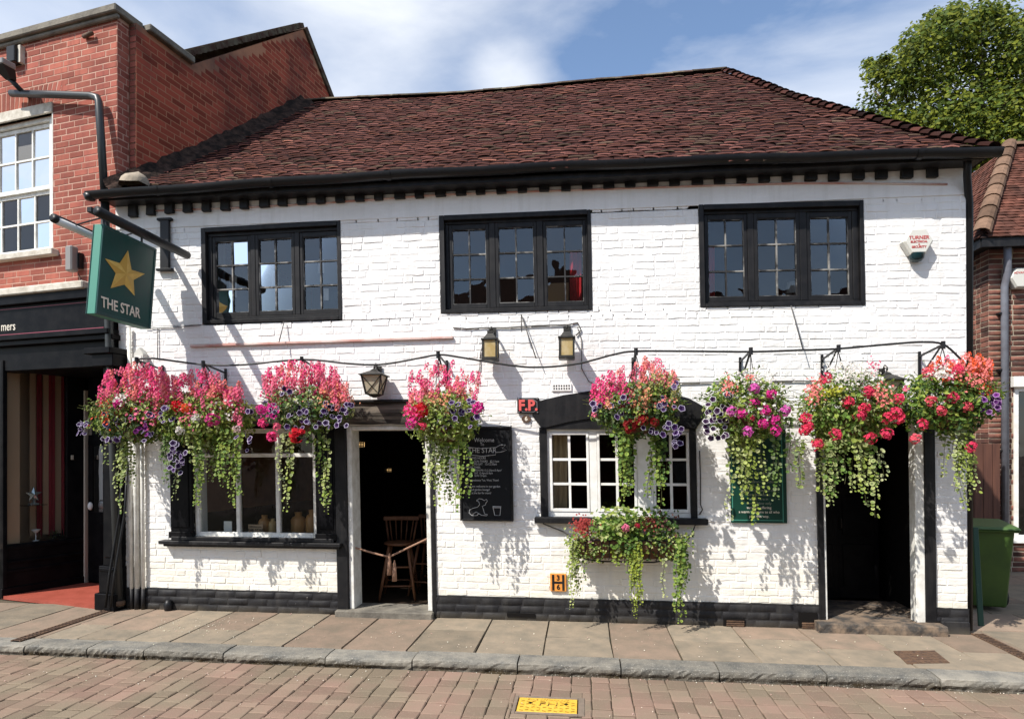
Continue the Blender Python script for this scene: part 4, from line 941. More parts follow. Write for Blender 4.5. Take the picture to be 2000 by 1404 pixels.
c0 = RF.px(15, 900, .05)[0]; c1 = RF.px(40, 900, .05)[0]; MB().box(c0, c1, .07, .10, gz0, gz1 - .02).build('drape', 'stripe_cream', lob, RF.w)
sx0, sz0 = RF.px(66, 985, .15); mb = MB(); mb.box(sx0 - .14, sx0 + .12, .06, .26, sz0 - .01, sz0); shelf = mb.build('shelf', 'shop_glass', lob, RF.w)
def star_poly(cx, cz, ro, ri, rot=0.0): return [(cx + (ro if k % 2 == 0 else ri) * math.sin(rot + k * math.pi / 5), cz + (ro if k % 2 == 0 else ri) * math.cos(rot + k * math.pi / 5)) for k in range(10)]
so = thing('glass_star', 'clear glass star ornament on a shelf in the black shop window', 'ornament', RF.w((sx0, .15, sz0)))
cz = sz0 + .13; pl = star_poly(sx0, cz, .10, .042)
vs = [(sx0, .12, cz), (sx0, .18, cz)] + [(x, .15, z) for x, z in pl]
MB().add(vs, [(0, 2 + (k + 1) % 10, 2 + k) for k in range(10)] + [(1, 2 + k, 2 + (k + 1) % 10) for k in range(10)]).build('star', 'star_glass', so, RF.w)
mb = MB(); mb.box(sx0 - .05, sx0 + .05, .12, .18, sz0, sz0 + .02).box(sx0 - .012, sx0 + .012, .14, .16, sz0 + .02, sz0 + .07); mb.build('stand', 'star_glass', so, RF.w)
gx, gz = RF.px(70, 1052, .12)
bo = MB().lathe([(.035, 0), (.035, .006), (.006, .012), (.006, .10), (.03, .12), (.055, .15), (.05, .15), (.028, .125)], RF.w((gx, .12, gz0)), 14, False).build('glass_bowl', 'porcelain', None, smooth=True)
tag(bo, 'pale stemmed glass bowl standing in the black shop window', 'bowl')
# spiky plant in the shop window
def ribbon(mb, p, dr, ln, wd, col, droop=.4, n=4):
    p = Vector(p); dr = Vector(dr).normalized(); sd = dr.cross(Vector((0, 0, 1)));
    if sd.length < .01: sd = Vector((1, 0, 0))
    sd.normalize(); vs = []; cs = []
    for i in range(n + 1):
        t = i / n; c = p + dr * (ln * t) - Vector((0, 0, droop * ln * t * t)); w = wd * (1 - t * .95) * .5
        vs += [c - sd * w, c + sd * w]; cs += [col, col]
    mb.add(vs, [(2 * i, 2 * i + 1, 2 * i + 3, 2 * i + 2) for i in range(n)], cs)
gx, gz = RF.px(108, 1050, .14); c = RF.w((gx, .14, gz0 + .03))
pt = thing('spiky_plant', 'spiky green and white leaved plant in the black shop window', 'plant', c)
mb = MB()
for k in range(46):
    a, e = U(0, 6.28), U(.2, 1.4); ribbon(mb, c, (math.cos(a) * math.cos(e), math.sin(a) * math.cos(e), math.sin(e)), U(.1, .19), .014, random.choice(((.10, .2, .05), (.3, .38, .25), (.05, .11, .03))))
mb.build('leaves', 'foliage', pt); MB().lathe([(.03, -.03), (.045, .03), (.04, .03)], c, 12).build('pot', 'black_gloss', pt, smooth=True)
# door at the back of the lobby
DF = Frame((B_.x, B_.y), math.radians(-11)); dw = .62
mb = MB(); slab_with_holes(mb, .05, dw, .05, z4, [(.13, dw - .1, 1.0, 1.9), (.05, dw, 2.05, 2.3)], 0, .05); mb.box(.14, dw - .1, -.012, 0, .25, .85)
dr_ = mb.build('shop_door', 'black_gloss', nb, DF.w, bevel=.006)
MB().add([(.13, .02, 1.0), (dw - .1, .02, 1.0), (dw - .1, .02, 1.9), (.13, .02, 1.9)], [(0, 1, 2, 3)]).build('pane', 'shop_glass', dr_, DF.w)
MB().add([(.05, .02, 2.05), (dw, .02, 2.05), (dw, .02, 2.3), (.05, .02, 2.3)], [(0, 1, 2, 3)]).build('pane', 'shop_glass', dr_, DF.w)
MB().box(.012, .04, -.03, .02, 0.03, z4 - .3).build('pale_strip', 'pale_strip', dr_, DF.w)
kx_, kz_ = DF.px(176, 988, -.06); mb = MB(); vs = []
for j in range(9):
    for i in range(12): a = math.pi * j / 8; bq = 2 * math.pi * i / 12; vs.append((kx_ + math.sin(a) * math.cos(bq) * .035, -.06 + math.sin(a) * math.sin(bq) * .03, kz_ + math.cos(a) * .055))
mb.add(vs, [(j * 12 + i, j * 12 + (i + 1) % 12, (j + 1) * 12 + (i + 1) % 12, (j + 1) * 12 + i) for j in range(8) for i in range(12)]).build('door_knob', 'porcelain', dr_, DF.w, smooth=True)
bx_, bz_ = RF.px(140, 893); MB().box(bx_ - .012, bx_ + .016, -.02, 0, bz_ - .03, bz_ + .03).build('bell_push', 'pale_strip', lob, RF.w, bevel=.003)
dR = DF.w((dw, 0, 0)); fR = PG(198, 1180, 0)
mb = MB(); vs = [(dR[0], dR[1] + .06, 0), (fR.x + .02, fR.y, 0), (fR.x + .02, fR.y, z4), (dR[0], dR[1] + .06, z4)]; mb.add(vs, [(0, 1, 2, 3)])
vs = [(A_.x, A_.y, z4 - .13), (fR.x, fR.y, z4 - .13), (dR[0], dR[1] + .1, z4 - .13), (B_.x, B_.y + .1, z4 - .13)]; mb.add(vs, [(0, 1, 2, 3)])
# front of the shop further left
A2 = LF.w((-6, .35, 0)); mb.add([(A2[0], A2[1], 0), (A_.x, A_.y, 0), (A_.x, A_.y, z4), (A2[0], A2[1], z4)], [(0, 1, 2, 3)])
mb.build('shop_panelling', 'black_gloss', nb)
pst = [PG(8, 1170, .03), PG(196, 1184, .03)]
mb = MB(); poly_ = [(A_.x, A_.y), (pst[1].x, pst[1].y), (dR[0], dR[1]), (B_.x, B_.y)]
vs = [(x, y, z) for z in (-.01, .03) for x, y in poly_]; mb.add(vs, [(3, 2, 1, 0), (4, 5, 6, 7)] + [(i, (i + 1) % 4, (i + 1) % 4 + 4, i + 4) for i in range(4)]); mb.build('doorstep', 'red_step', nb)
p0, p1 = LF.px(197, 1000, -.1)[0], LF.px(231, 1000, -.1)[0]
mb = MB(); mb.box(p0 + .03, p1, -.10, .1, .5, z4).box(p0 + .06, p1 - .03, -.115, -.1, .6, 1.9).box(p0, p1 + .01, -.13, .1, .19, .5).box(p0 + .015, p1 + .005, -.14, .1, .44, .48).box(p0 - .02, p1 + .02, -.17, .1, 0, .19).box(p0 - .02, p1 + .03, -.2, .1, z4 - .16, z4 - .02).box(p0 - .1, p1 + .03, -.24, .1, z4 - .02, z4 + .05)
mb.build('pilaster', 'black_gloss', nb, LF.w, bevel=.01)
MB().box(-6, XR, .02, 2.5, z4 - .02, z4 + .04).box(-6, XR - .1, 2.5, 2.6, 0, zT).box(-6, -5.9, .4, 2.5, 0, z4).build('inner_structure', 'interior', nb, LF.w)
# pipes and fittings of the neighbour
pts = [LF.w((LF.px(x, y, -.10)[0], -.10, LF.px(x, y, -.10)[1])) for x, y in ((22, 183), (100, 185), (178, 188))]
pe = LF.w((LF.px(193, 200, -.1)[0], -.10, LF.px(193, 200, -.1)[1])); pq = P(205, 392, -.17)
MB().tube(pts + [Vector(pts[-1]).lerp(Vector(pe), .7) + Vector((.01, 0, .03)), pe, pq], .042, 12).build('waste_pipe', 'dark_pipe', nb, smooth=True)
fl = thing('flood_light', 'black metal floodlight on a bracket at the top left', 'floodlight', LF.w((LF.px(20, 140)[0], 0, LF.px(20, 140)[1])))
fx_, fz_ = LF.px(14, 132, -.25)
mb = MB(); mb.box(fx_ - .14, fx_ + .08, -.36, -.2, fz_ - .02, fz_ + .05); mb.build('lamp_head', 'grey_box', fl, LF.w, bevel=.01)
mb = MB(); mb.add([(fx_ - .12, -.35, fz_ - .02), (fx_ + .07, -.35, fz_ - .02), (fx_ + .07, -.2, fz_ - .02), (fx_ - .12, -.2, fz_ - .02), (fx_ - .05, -.24, fz_ - .13), (fx_ + .04, -.24, fz_ - .13), (fx_ + .04, -.17, fz_ - .13), (fx_ - .05, -.17, fz_ - .13)], [(0, 1, 2, 3), (7, 6, 5, 4), (0, 4, 5, 1), (1, 5, 6, 2), (2, 6, 7, 3), (3, 7, 4, 0)]); mb.build('hood', 'black_metal', fl, LF.w)
bx0, bz0 = LF.px(44, 112); mb = MB(); mb.box(bx0 - .14, bx0 + .0, -.10, 0, bz0 - .10, bz0 + .10); mb.build('housing', 'black_metal', fl, LF.w, bevel=.008)
MB().box(bx0 + .005, bx0 + .045, -.06, 0, bz0 - .10, bz0 + .11).build('bracket', 'stone_white', fl, LF.w)
MB().tube([LF.w((fx_ - .02, -.22, fz_ - .1)), LF.w((fx_ + .05, -.12, fz_ - .22)), LF.w((fx_ + .05, -.02, fz_ - .24))], .03, 10).build('arm', 'black_metal', fl, smooth=True)
sp = LF.px(157, 510); so2 = thing('outdoor_speaker', 'grey box speaker on the red brick wall beside the hanging sign', 'speaker', LF.w((sp[0], 0, sp[1])))
mb = MB(); mb.box(sp[0] - .075, sp[0] + .03, -.14, -.04, sp[1] - .15, sp[1] + .15); mb.build('cabinet', 'grey_box', so2, LF.w, bevel=.015)
MB().box(sp[0] + .0, sp[0] + .06, -.06, -.006, sp[1] - .10, sp[1] + .08).build('wall_bracket', 'black_metal', so2, LF.w)
MB().tube([LF.w((sp[0] + .03, -.06, sp[1] - .16)), LF.w((sp[0] + .06, -.03, sp[1] - .24)), LF.w((sp[0] - .1, -.02, sp[1] - .3)), LF.w((sp[0] - .2, -.01, sp[1] - .33))], .006, 5).build('cable', 'wire', so2)
st = LF.px(180, 72); mb = MB(); mb.tube([LF.w((st[0] - .1, -.03, st[1])), LF.w((st[0] + .06, -.05, st[1]))], .025, 8); mb.build('pipe_stub', 'rust_iron', nb, smooth=True)

# ================================================================= RIGHT-HAND NEIGHBOUR
rbld = thing('brick_house', 'brown brick house with hipped tile roof beyond the pub at right', 'house', (7.5, 3.6, 0))
HX = P(1931, 700, 3.6).x; HY = 3.6; RT = P(1960, 480, 3.5).z
sw0, sw1 = P(1979, 900, HY), P(1979, 1052, HY); szt = P(1979, 757, HY).z
HS = (sw0.x, sw0.x + 1.9, sw1.z, szt)
mb = MB(); slab_with_holes(mb, HX, 12, 0, RT, [HS], HY, HY + .25); mb.box(HX, HX + .2, HY + .25, 9, 0, RT)
hw = mb.build('wall', 'mortar_pale', rbld)
hrs = brick_rects(HX, P(2010, 700, HY).x + .6, 0, RT, [HS], rh=.078, bl=.228, gap=.011, seed=31, bond='flemish')
lay_bricks(hrs, hw, 'brown_brick', .008, .006, .0035, lambda p: (p[0], p[1] + HY, p[2]), 32, n=240)
mb = MB(); rr_ = random.Random(8)
for r in brick_rects(HY, HY + .42, 0, RT, [], rh=.078, bl=.228, gap=.011, seed=33, bond='flemish'): brick_patch(mb, r, .008, .006, .003, rr_, lambda p: (HX + p[1], p[0], p[2]))
kind(mb.build('return_bricks', 'brown_brick', hw), 'stuff')
MB().box(HX - .012, HX, HY + .43, 9, 0, RT - .05).build('side_render', 'render_beige', rbld)
MB().box(HS[0] - .05, HS[1], HY - .10, HY, HS[3], HS[3] + .16).build('shop_fascia', 'white_gloss', rbld, bevel=.006); MB().box(HS[0] - .03, HS[1], HY - .06, HY, HS[2] - .06, HS[2]).build('window_sill', 'white_gloss', rbld, bevel=.006)
mb = MB(); mb.box(HS[0], HS[0] + .06, HY - .03, HY + .08, HS[2], HS[3]).box(HS[0] + .06, HS[1], HY - .03, HY + .08, HS[3] - .06, HS[3]).box(HS[0] + .06, HS[1], HY - .03, HY + .08, HS[2], HS[2] + .06); wf = mb.build('window', 'white_gloss', rbld, bevel=.004)
MB().add([(HS[0] + .05, HY + .03, HS[2] + .05), (HS[1], HY + .03, HS[2] + .05), (HS[1], HY + .03, HS[3] - .05), (HS[0] + .05, HY + .03, HS[3] - .05)], [(0, 1, 2, 3)]).build('pane', 'glass', wf)
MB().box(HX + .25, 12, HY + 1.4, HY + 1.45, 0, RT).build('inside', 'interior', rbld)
p, q = P(1967, 478, HY - .12), P(1961, 565, HY - .06)
MB().tube([P(1968, 470, HY - .25), P(1968, 530, HY - .10), P(1962, 560, HY - .06), Vector((P(1964, 900, HY - .06).x, HY - .06, .0))], .05, 12).build('downpipe', 'grey_pipe', rbld, smooth=True)
for py in (612, 722, 880):
    c = P(1962, py, HY - .06); MB().box(c.x - .09, c.x + .07, HY - .08, HY, c.z - .012, c.z + .012).build('pipe_clip', 'black_metal', rbld)
MB().box(HX - .25, 12, HY - .28, HY + .05, RT - .02, RT + .02).box(HX - .25, HX, HY + .05, 9, RT - .02, RT + .02).build('soffit', 'black_paint', rbld)
MB().box(HX - .27, 12, HY - .31, HY - .28, RT - .07, RT + .06).box(HX - .28, HX - .25, HY - .28, 9, RT - .07, RT + .06).build('gutter_board', 'black_paint', rbld)
apx = P(1971, 286, HY + 2.3); c0 = Vector((HX - .3, HY - .33, RT + .06))
mb = MB(); mb.add([c0, (12, c0.y, c0.z), (12, apx.y, apx.z), apx, (c0.x, 9, c0.z), (12, 9, c0.z)], [(0, 1, 2, 3), (4, 0, 3), (4, 3, 2, 5)]); hroof = mb.build('roof', 'roof_deck', rbld)
def plane_tiles(mb, o, ex, es, nrows, width, rows_len, clip, rnd_):
    ex, es = Vector(ex).normalized(), Vector(es).normalized(); up = ex.cross(es); up = up if up.z > 0 else -up
    for r in range(nrows):
        x = -.16 * rnd_.random()
        while x < width:
            w = rnd_.uniform(.15, .17); s0 = r * rows_len
            if clip(x + w / 2, s0 + rows_len * .5):
                a, b = x + .002, x + w - .002; lf = .018 + rnd_.uniform(-.004, .006); s1 = s0 + rows_len * 1.3
                vs = [o + ex * u + es * s + up * h for u, s, h in ((a, s0, lf), ((a + b) / 2, s0, lf + .006), (b, s0, lf), (a, s1, .004), ((a + b) / 2, s1, .01), (b, s1, .004), (a, s0, lf - .012), ((a + b) / 2, s0, lf - .006), (b, s0, lf - .012))]
                mb.add(vs, [(0, 1, 4, 3), (1, 2, 5, 4), (6, 7, 1, 0), (7, 8, 2, 1)], None, rnd_.random() * .8 + .2)
            x += w
rr_ = random.Random(44)
M['neighbour_tile'] = mat('neighbour_tile', (0.115, 0.046, 0.032), 0.9, spec=.08, col2=(0.075, 0.036, 0.027), vscale=2.5, tint=0.5, bump=0.4, bscale=60, flecks=(0.22, 0.16, 0.12), fscale=30, flo=0.68)
dv = apx - c0; es_f = Vector((0, dv.y, dv.z)); Ls = es_f.length; nrw = int(Ls / .1)
mb = MB(); plane_tiles(mb, c0, (1, 0, 0), es_f, nrw, 3.6, .1, lambda x, s: x > dv.x * s / Ls, rr_); kind(mb.build('tiling', 'neighbour_tile', hroof), 'stuff')
es_l = Vector((dv.x, 0, dv.z)); Ll = es_l.length
mb = MB(); plane_tiles(mb, c0, (0, 1, 0), es_l, int(Ll / .1), 5.0, .1, lambda x, s: x > dv.y * s / Ll and s < Ll, rr_); kind(mb.build('side_tiling', 'neighbour_tile', hroof), 'stuff')
M['hip_pale'] = mat('hip_pale', (0.17, 0.105, 0.07), .9, spec=.1, col2=(0.12, 0.075, 0.05), vscale=9, tint=.3, bump=.5)
for i in range(9):
    p = c0.lerp(apx, i / 9) + Vector((0, 0, .05)); q = c0.lerp(apx, (i + 1.1) / 9) + Vector((0, 0, .03)); mb = MB(); half_tile(mb, p, q, .125, .115, R(), drop=.8); mb.build('hip_tile', 'hip_pale', hroof, smooth=False)
for i in range(5):
    mb = MB(); half_tile(mb, apx + Vector((i * .42, 0, -.02)), apx + Vector((i * .42 + .43, 0, -.02)), .13, .12, R(), drop=.7); mb.build('ridge_tile', 'hip_pale', hroof)

# wooden gate across the passage
gt = thing('plank_gate', 'tall brown plank gate behind the green bin in the passage', 'gate', (5.4, 3.3, 0))
xx = A1 + .1; gtop = P(1912, 866, 3.3).z
while xx < HX - .03:
    w = min(.13, HX - .02 - xx); MB().box(xx, xx + w - .008, 3.28 + U(0, .006), 3.31, .05, gtop + U(-.01, .01)).build('plank', 'brown_wood', gt, bevel=.004); xx += .13
for z in (.4, 1.6): MB().box(A1 + .1, HX - .03, 3.312, 3.35, z, z + .1).build('rail', 'brown_wood', gt)

# ================================================================= TREE behind the roofs
TB = P(1930, 500, 15.0); tree = thing('plane_tree', 'large leafy green tree rising behind the roofs at top right', 'tree', (TB.x, 15.0, -.1))
ctr = P(1935, 210, 15.0); tr_ = random.Random(77)
mb = MB(); base = Vector((TB.x, 15, -.1)); mb.tube([base, base + Vector((.1, 0, 3)), base + Vector((0, .1, 7)), Vector((ctr.x, 15.1, ctr.z - 1))], [.55, .42, .34, .12], 12)
limbs = []
for k in range(16):
    a = tr_.uniform(0, 6.28); h = tr_.uniform(5.5, ctr.z - 1); s = Vector((TB.x, 15, h)); e = ctr + Vector((math.cos(a) * tr_.uniform(2, 4.4), math.sin(a) * tr_.uniform(1, 3.5), tr_.uniform(-2.5, 2.8))); m = s.lerp(e, .5) + Vector((0, 0, .5)); mb.tube([s, m, e], [.16, .09, .025], 7); limbs.append(e)
mb.build('trunk', 'bark', tree, smooth=True)
outl = [(1690, 255, .5), (1715, 225, .6), (1745, 170, .8), (1720, 135, .45), (1775, 120, .8), (1800, 75, .7), (1850, 60, .9), (1895, 45, .9), (1945, 40, .7), (1990, 70, .8), (1760, 240, .9), (1820, 150, 1.0), (1835, 225, 1.1), (1880, 120, .9), (1905, 190, 1.1), (1960, 130, 1.0), (1975, 215, 1.1), (2040, 90, 1.2), (2060, 190, 1.4), (1900, 270, 1.1), (1800, 275, .8), (1980, 275, 1.0), (2110, 130, 1.5), (2130, 240, 1.5), (1700, 285, .7), (1745, 290, .8), (1860, 300, 1.0), (1950, 310, 1.2), (2060, 300, 1.4), (1672, 272, .25), (1712, 120, .25), (1835, 38, .3), (1880, 22, .3), (1930, 22, .3)]
mb = MB()
for (px_, py_, rad) in outl:
    for dd in range(3):
        c = P(px_ + tr_.uniform(-18, 18), py_ + tr_.uniform(-10, 14), 15 + (dd - 1) * 1.4 + tr_.uniform(-.6, .6)); nl = int(520 * rad * rad) + 70
        for k in range(nl):
            v = Vector((tr_.gauss(0, 1), tr_.gauss(0, 1), tr_.gauss(0, 1))); v.normalize(); rr = rad * (tr_.random() ** .45) * .95
            p = c + Vector((v.x * rr, v.y * rr, v.z * rr * .8)); sz = tr_.uniform(.04, .10)
            nrm = (v * .5 + Vector((-.3, -.6, .7)) + Vector((tr_.gauss(0, .5), tr_.gauss(0, .5), tr_.gauss(0, .5)))).normalized()
            t1 = nrm.cross(Vector((tr_.gauss(0, 1), tr_.gauss(0, 1), tr_.gauss(0, 1)))).normalized(); t2 = nrm.cross(t1); g = tr_.uniform(.65, 1.35)
            col = (.135 * g, .155 * g, .014 * g) if tr_.random() < .5 else (.06 * g, .09 * g, .012 * g)
            mb.add([p - t1 * sz, p + t2 * sz * .6 - t1 * .1 * sz, p + t1 * sz, p - t2 * sz * .65], [(0, 1, 2, 3)], col)
kind(mb.build('crown', 'tree_leaf', tree), 'stuff')

# ================================================================= HOUSE ACROSS THE STREET (seen only in the window panes)
op = thing('terrace_house', 'red roofed house across the street, seen only as reflection in upper windows', 'house', (0, -17, 0))
M['op_wall'] = mat('op_wall', (0.55, 0.50, 0.45), .8)
mb = MB(); mb.box(-9, -1.2, -21, -16.5, -.1, 6.4); mb.box(3.4, 12, -21, -16.8, -.1, 5.6); mb.build('wall', 'op_wall', op)
mb = MB(); mb.box(-1.2, 3.4, -21, -16.4, -.1, 6.9); mb.build('brick_wall', 'red_brick_sooty', op)
mb = MB()
for (x0, x1, y, z, h) in ((-9.2, -1.25, -16.3, 6.4, 2.2), (-1.25, 3.45, -16.2, 6.9, 2.3), (3.45, 12.2, -16.6, 5.6, 2.4)):
    mb.add([(x0, y, z), (x1, y, z), (x1, -18.8, z + h), (x0, -18.8, z + h), (x0, -21.2, z), (x1, -21.2, z)], [(0, 1, 2, 3), (3, 2, 5, 4), (0, 3, 4), (1, 5, 2)])
rf = mb.build('roof', 'neighbour_tile', op); MB().box(1.5, 2.4, -19.3, -18.4, 8, 10.4).build('chimney', 'red_brick_sooty', rf)
for (x, z) in ((-7.6, 4.4), (-5, 4.4), (-2.6, 4.4), (-.2, 5.0), (1.7, 5.0), (4.6, 3.8), (7, 3.8)):
    o = MB().box(x, x + .95, -16.55 if x < -1.3 else (-16.42 if x < 3 else -16.83), -16.3 if x < 3 else -16.78, z, z + 1.3).build('window', 'white_gloss', op)
    MB().box(x + .08, x + .87, -16.29 if x < 3 else -16.77, -16.28 if x < 3 else -16.765, z + .08, z + 1.22).build('pane', 'alarm_lens', o)

# ================================================================= HANGING SIGN
XS = P(325, 480, 0).x
sg = thing('pub_sign', 'green hanging pub sign with a gold star, lettered THE STAR', 'sign', (XS, -.6, P(325, 560, 0).z))
n_t, f_t = PX(197, 437, XS + .045), PX(307, 487, XS + .045); n_b, f_b = PX(189, 615, XS + .045), PX(290, 641, XS + .045)
yn, yf = (n_t.y + n_b.y) / 2, (f_t.y + f_b.y) / 2 ; zt_, zb_ = (n_t.z + f_t.z) / 2, (n_b.z + f_b.z) / 2
lean = lambda p: (p[0], p[1] - (p[2] - (zt_ + zb_) / 2) * ((n_b.y - n_t.y + f_b.y - f_t.y) / 2) / (zt_ - zb_) * 1.0, p[2])
MB().box(XS - .045, XS + .045, yn, yf, zb_, zt_).build('board', 'sign_green_edge', sg, lean, bevel=.006)
for s in (1, -1):
    xa, xb = sorted((XS + s * .045, XS + s * .052)); MB().box(xa, xb, yn + .025, yf - .025, zb_ + .025, zt_ - .025).build('face', 'sign_face', sg, lean)
    mb = MB(); xa, xb = sorted((XS + s * .046, XS + s * .060))
    for bx in ((yn, yn + .03, zb_, zt_), (yf - .03, yf, zb_, zt_), (yn + .03, yf - .03, zt_ - .03, zt_), (yn + .03, yf - .03, zb_, zb_ + .03)): mb.box(xa, xb, *bx)
    mb.build('moulding', 'sign_face', sg, lean, bevel=.004)
cy, cz = PX(244, 540, XS + .055).y, PX(244, 537, XS + .055).z
hw_, hh_ = (yf - yn) * .375, (zt_ - zb_) * .285
pts = [(212, 492 + 12), (235, 534), (250, 489), (256, 535), (283, 535), (258, 549), (264, 577), (242, 556), (217, 563), (226, 540)]
pts = [PX(x, y, XS + .056) for x, y in ((250, 489), (257, 527), (283, 535), (261, 547), (263, 578), (243, 556), (216, 563), (226, 534), (205, 505), (234, 514))]
ctr_ = Vector((XS + .072, sum(p.y for p in pts) / 10, sum(p.z for p in pts) / 10))
for par, mm in ((0, 'sign_gold'), (1, 'sign_gold_dark')):
    mb = MB()
    for k in range(10):
        if k % 2 == par: mb.add([ctr_, pts[k], pts[(k + 1) % 10]], [(0, 1, 2)])
    mb.build('star_facets', mm, sg)
tp = PX(237, 602, XS + .056); text('lettering', 'THE STAR', .150, 'letter_cream', sg, tp, ex=(0, 1, 0), ey=(0, 0, 1), sx=1.0 * (yf - yn) / .95, bold=.002)
# bracket, plate, lamps
bz = PX(325, 470, XS).z
b0_, b1_ = PX(174, 409, XS), PX(330, 478, XS); b1_.y = -.02; b1_.z = b0_.z
MB().bar(b0_, b1_, .05, .05).build('bracket_beam', 'black_metal', sg, bevel=.004)
mb = MB(); pz0, pz1 = P(325, 528, 0).z, P(325, 432, 0).z; px0 = P(326, 480, 0).x
mb.box(px0 - .055, px0 + .055, -.05, -.012, pz0, pz1).box(px0 - .1, px0 + .1, -.06, -.012, pz0 - .02, pz0 + .01).box(px0 - .09, px0 + .09, -.06, -.012, pz1 - .01, pz1 + .02); mb.build('wall_plate', 'black_metal', sg, bevel=.006)
for yy in (yn + .12, yf - .12): MB().tube([(XS, yy, zt_), (XS, yy, b0_.z)], .012, 6).build('hanger', 'black_metal', sg)
for (dx, a, b) in ((.33, (190, 418), (366, 494)), (-.36, (104, 424), (235, 485))):
    p, q = PX(*a, XS + dx), PX(*b, XS + dx); zz = (p.z + q.z) / 2; p.z = q.z = zz
    if q.y > -.08: q.y = -.08
    o = MB().tube([p, q], .045, 10).build('lamp_trough', 'black_metal', sg, smooth=True)
    if dx < 0: MB().tube([p + Vector((.02, .03, -.02)), q + Vector((.02, -.02, -.02))], .038, 10).build('lamp_tube', 'porcelain', o, smooth=True)
    for t in (.25, .75): e = p.lerp(q, t); MB().tube([e, (XS, e.y, b0_.z)], .009, 6).build('lamp_arm', 'black_metal', sg)

# ================================================================= FITTINGS ON THE FRONT
def wall_lantern(px, py0, py1, label):
    c = P(px, (py0 + py1) / 2, -.17); k = (P(px, py0, -.17).z - P(px, py1, -.17).z); z0 = P(px, py1, -.17).z; x, y = c.x, -.17
    o = thing('wall_lantern', label, 'lantern', (x, y, z0), 'pair of box lanterns below the middle window')
    h = .072
    MB().box(x - h - .012, x + h + .012, y - h - .012, y + h + .012, z0, z0 + .035).build('base', 'lantern_metal', o, bevel=.006)
    zt = z0 + k * .60
    for a in (-1, 1):
        for b in (-1, 1): MB().box(x + a * h - .009, x + a * h + .009, y + b * h - .009, y + b * h + .009, z0 + .035, zt).build('corner_bar', 'lantern_metal', o)
    for (dx, dy) in ((0, -1), (1, 0), (-1, 0), (0, 1)):
        t = .003; MB().box(x + dx * h * .93 - (h * .9 if dx == 0 else t), x + dx * h * .93 + (h * .9 if dx == 0 else t), y + dy * h * .93 - (h * .9 if dy == 0 else t), y + dy * h * .93 + (h * .9 if dy == 0 else t), z0 + .036, zt - .001).build('panel', 'lantern_amber', o)
    MB().box(x - h - .018, x + h + .018, y - h - .018, y + h + .018, zt, zt + .02).frus((x, y), h * .95, h * .42, zt + .02, zt + .02 + k * .17).frus((x, y), h * .45, h * .45, zt + .02 + k * .17, zt + .02 + k * .24).build('cap', 'lantern_metal', o, bevel=.003)
    zz = zt + .02 + k * .24
    MB().tube([(x, y, zz), (x, y, zz + .03), (x, y + .06, zz + .05), (x, -.02, zz + .02)], .013, 8).build('arm', 'lantern_metal', o, smooth=True)
    MB().box(x - .04, x + .04, -.028, -.012, zz - .06, zz + .06).build('back_plate', 'lantern_metal', o, bevel=.004)
wall_lantern(958, 640, 705, 'amber box lantern at left of the pair below the middle window')
wall_lantern(1107, 636, 702, 'amber box lantern at right of the pair below the middle window')

def carriage_lantern(px, pyt, pyb, wpx, Y, label, hook=True):
    z0, z1 = P(px, pyb, Y).z, P(px, pyt, Y).z; k = z1 - z0; x = P(px, pyb, Y).x; sc = FPX / proj((x, Y, z0))[2]; h = wpx / sc / 2
    o = thing('carriage_lantern', label, 'lantern', (x, Y, z0))
    zb, zt = z0 + k * .12, z0 + k * .66
    MB().frus((x, Y), .012, h * .6, z0 + k * .02, zb).build('base', 'lantern_metal', o)
    for a in (-1, 1):
        for b in (-1, 1): MB().bar((x + a * h * .55, Y + b * h * .55, zb), (x + a * h * .85, Y + b * h * .85, zt), .014, .014).build('corner_bar', 'lantern_metal', o)
    for (a, b) in (((-1, -1), (1, -1)), ((1, -1), (1, 1)), ((1, 1), (-1, 1)), ((-1, 1), (-1, -1))):
        q = .94
        MB().add([(x + a[0] * h * .55 * q, Y + a[1] * h * .55 * q, zb), (x + b[0] * h * .55 * q, Y + b[1] * h * .55 * q, zb), (x + b[0] * h * .85 * q, Y + b[1] * h * .85 * q, zt), (x + a[0] * h * .85 * q, Y + a[1] * h * .85 * q, zt)], [(0, 1, 2, 3)]).build('panel', 'lantern_frost', o)
        for (u, v) in ((a, b), (b, a)): MB().tube([(x + u[0] * h * .56, Y + u[1] * h * .56, zb), (x + v[0] * h * .85, Y + v[1] * h * .85, zt)], .0045, 5).build('cross_wire', 'lantern_metal', o)
    MB().frus((x, Y), h * 1.05, h * 1.05, zt, zt + .012).frus((x, Y), h * 1.0, h * .25, zt + .012, zt + k * .16).frus((x, Y), h * .28, h * .1, zt + k * .16, zt + k * .22).build('cap', 'lantern_metal', o, bevel=.003)
    zz = zt + k * .22
    MB().tube([(x, Y, zz), (x, Y + .01, zz + k * .1), (x, Y + .05, zz + k * .16), (x, -.03, zz + k * .02), (x, -.02, zz - k * .2)], .011, 8).build('arm', 'lantern_metal', o, smooth=True)
    MB().box(x - .035, x + .035, -.03, -.012, zz - k * .35, zz + .05).build('back_plate', 'lantern_metal', o, bevel=.004)
carriage_lantern(731, 712, 778, 46, -.17, 'carriage lantern with crossed wires above the left doorway')
carriage_lantern(1733, 716, 800, 48, -.15, 'dark carriage lantern half hidden by flowers above the right doorway')

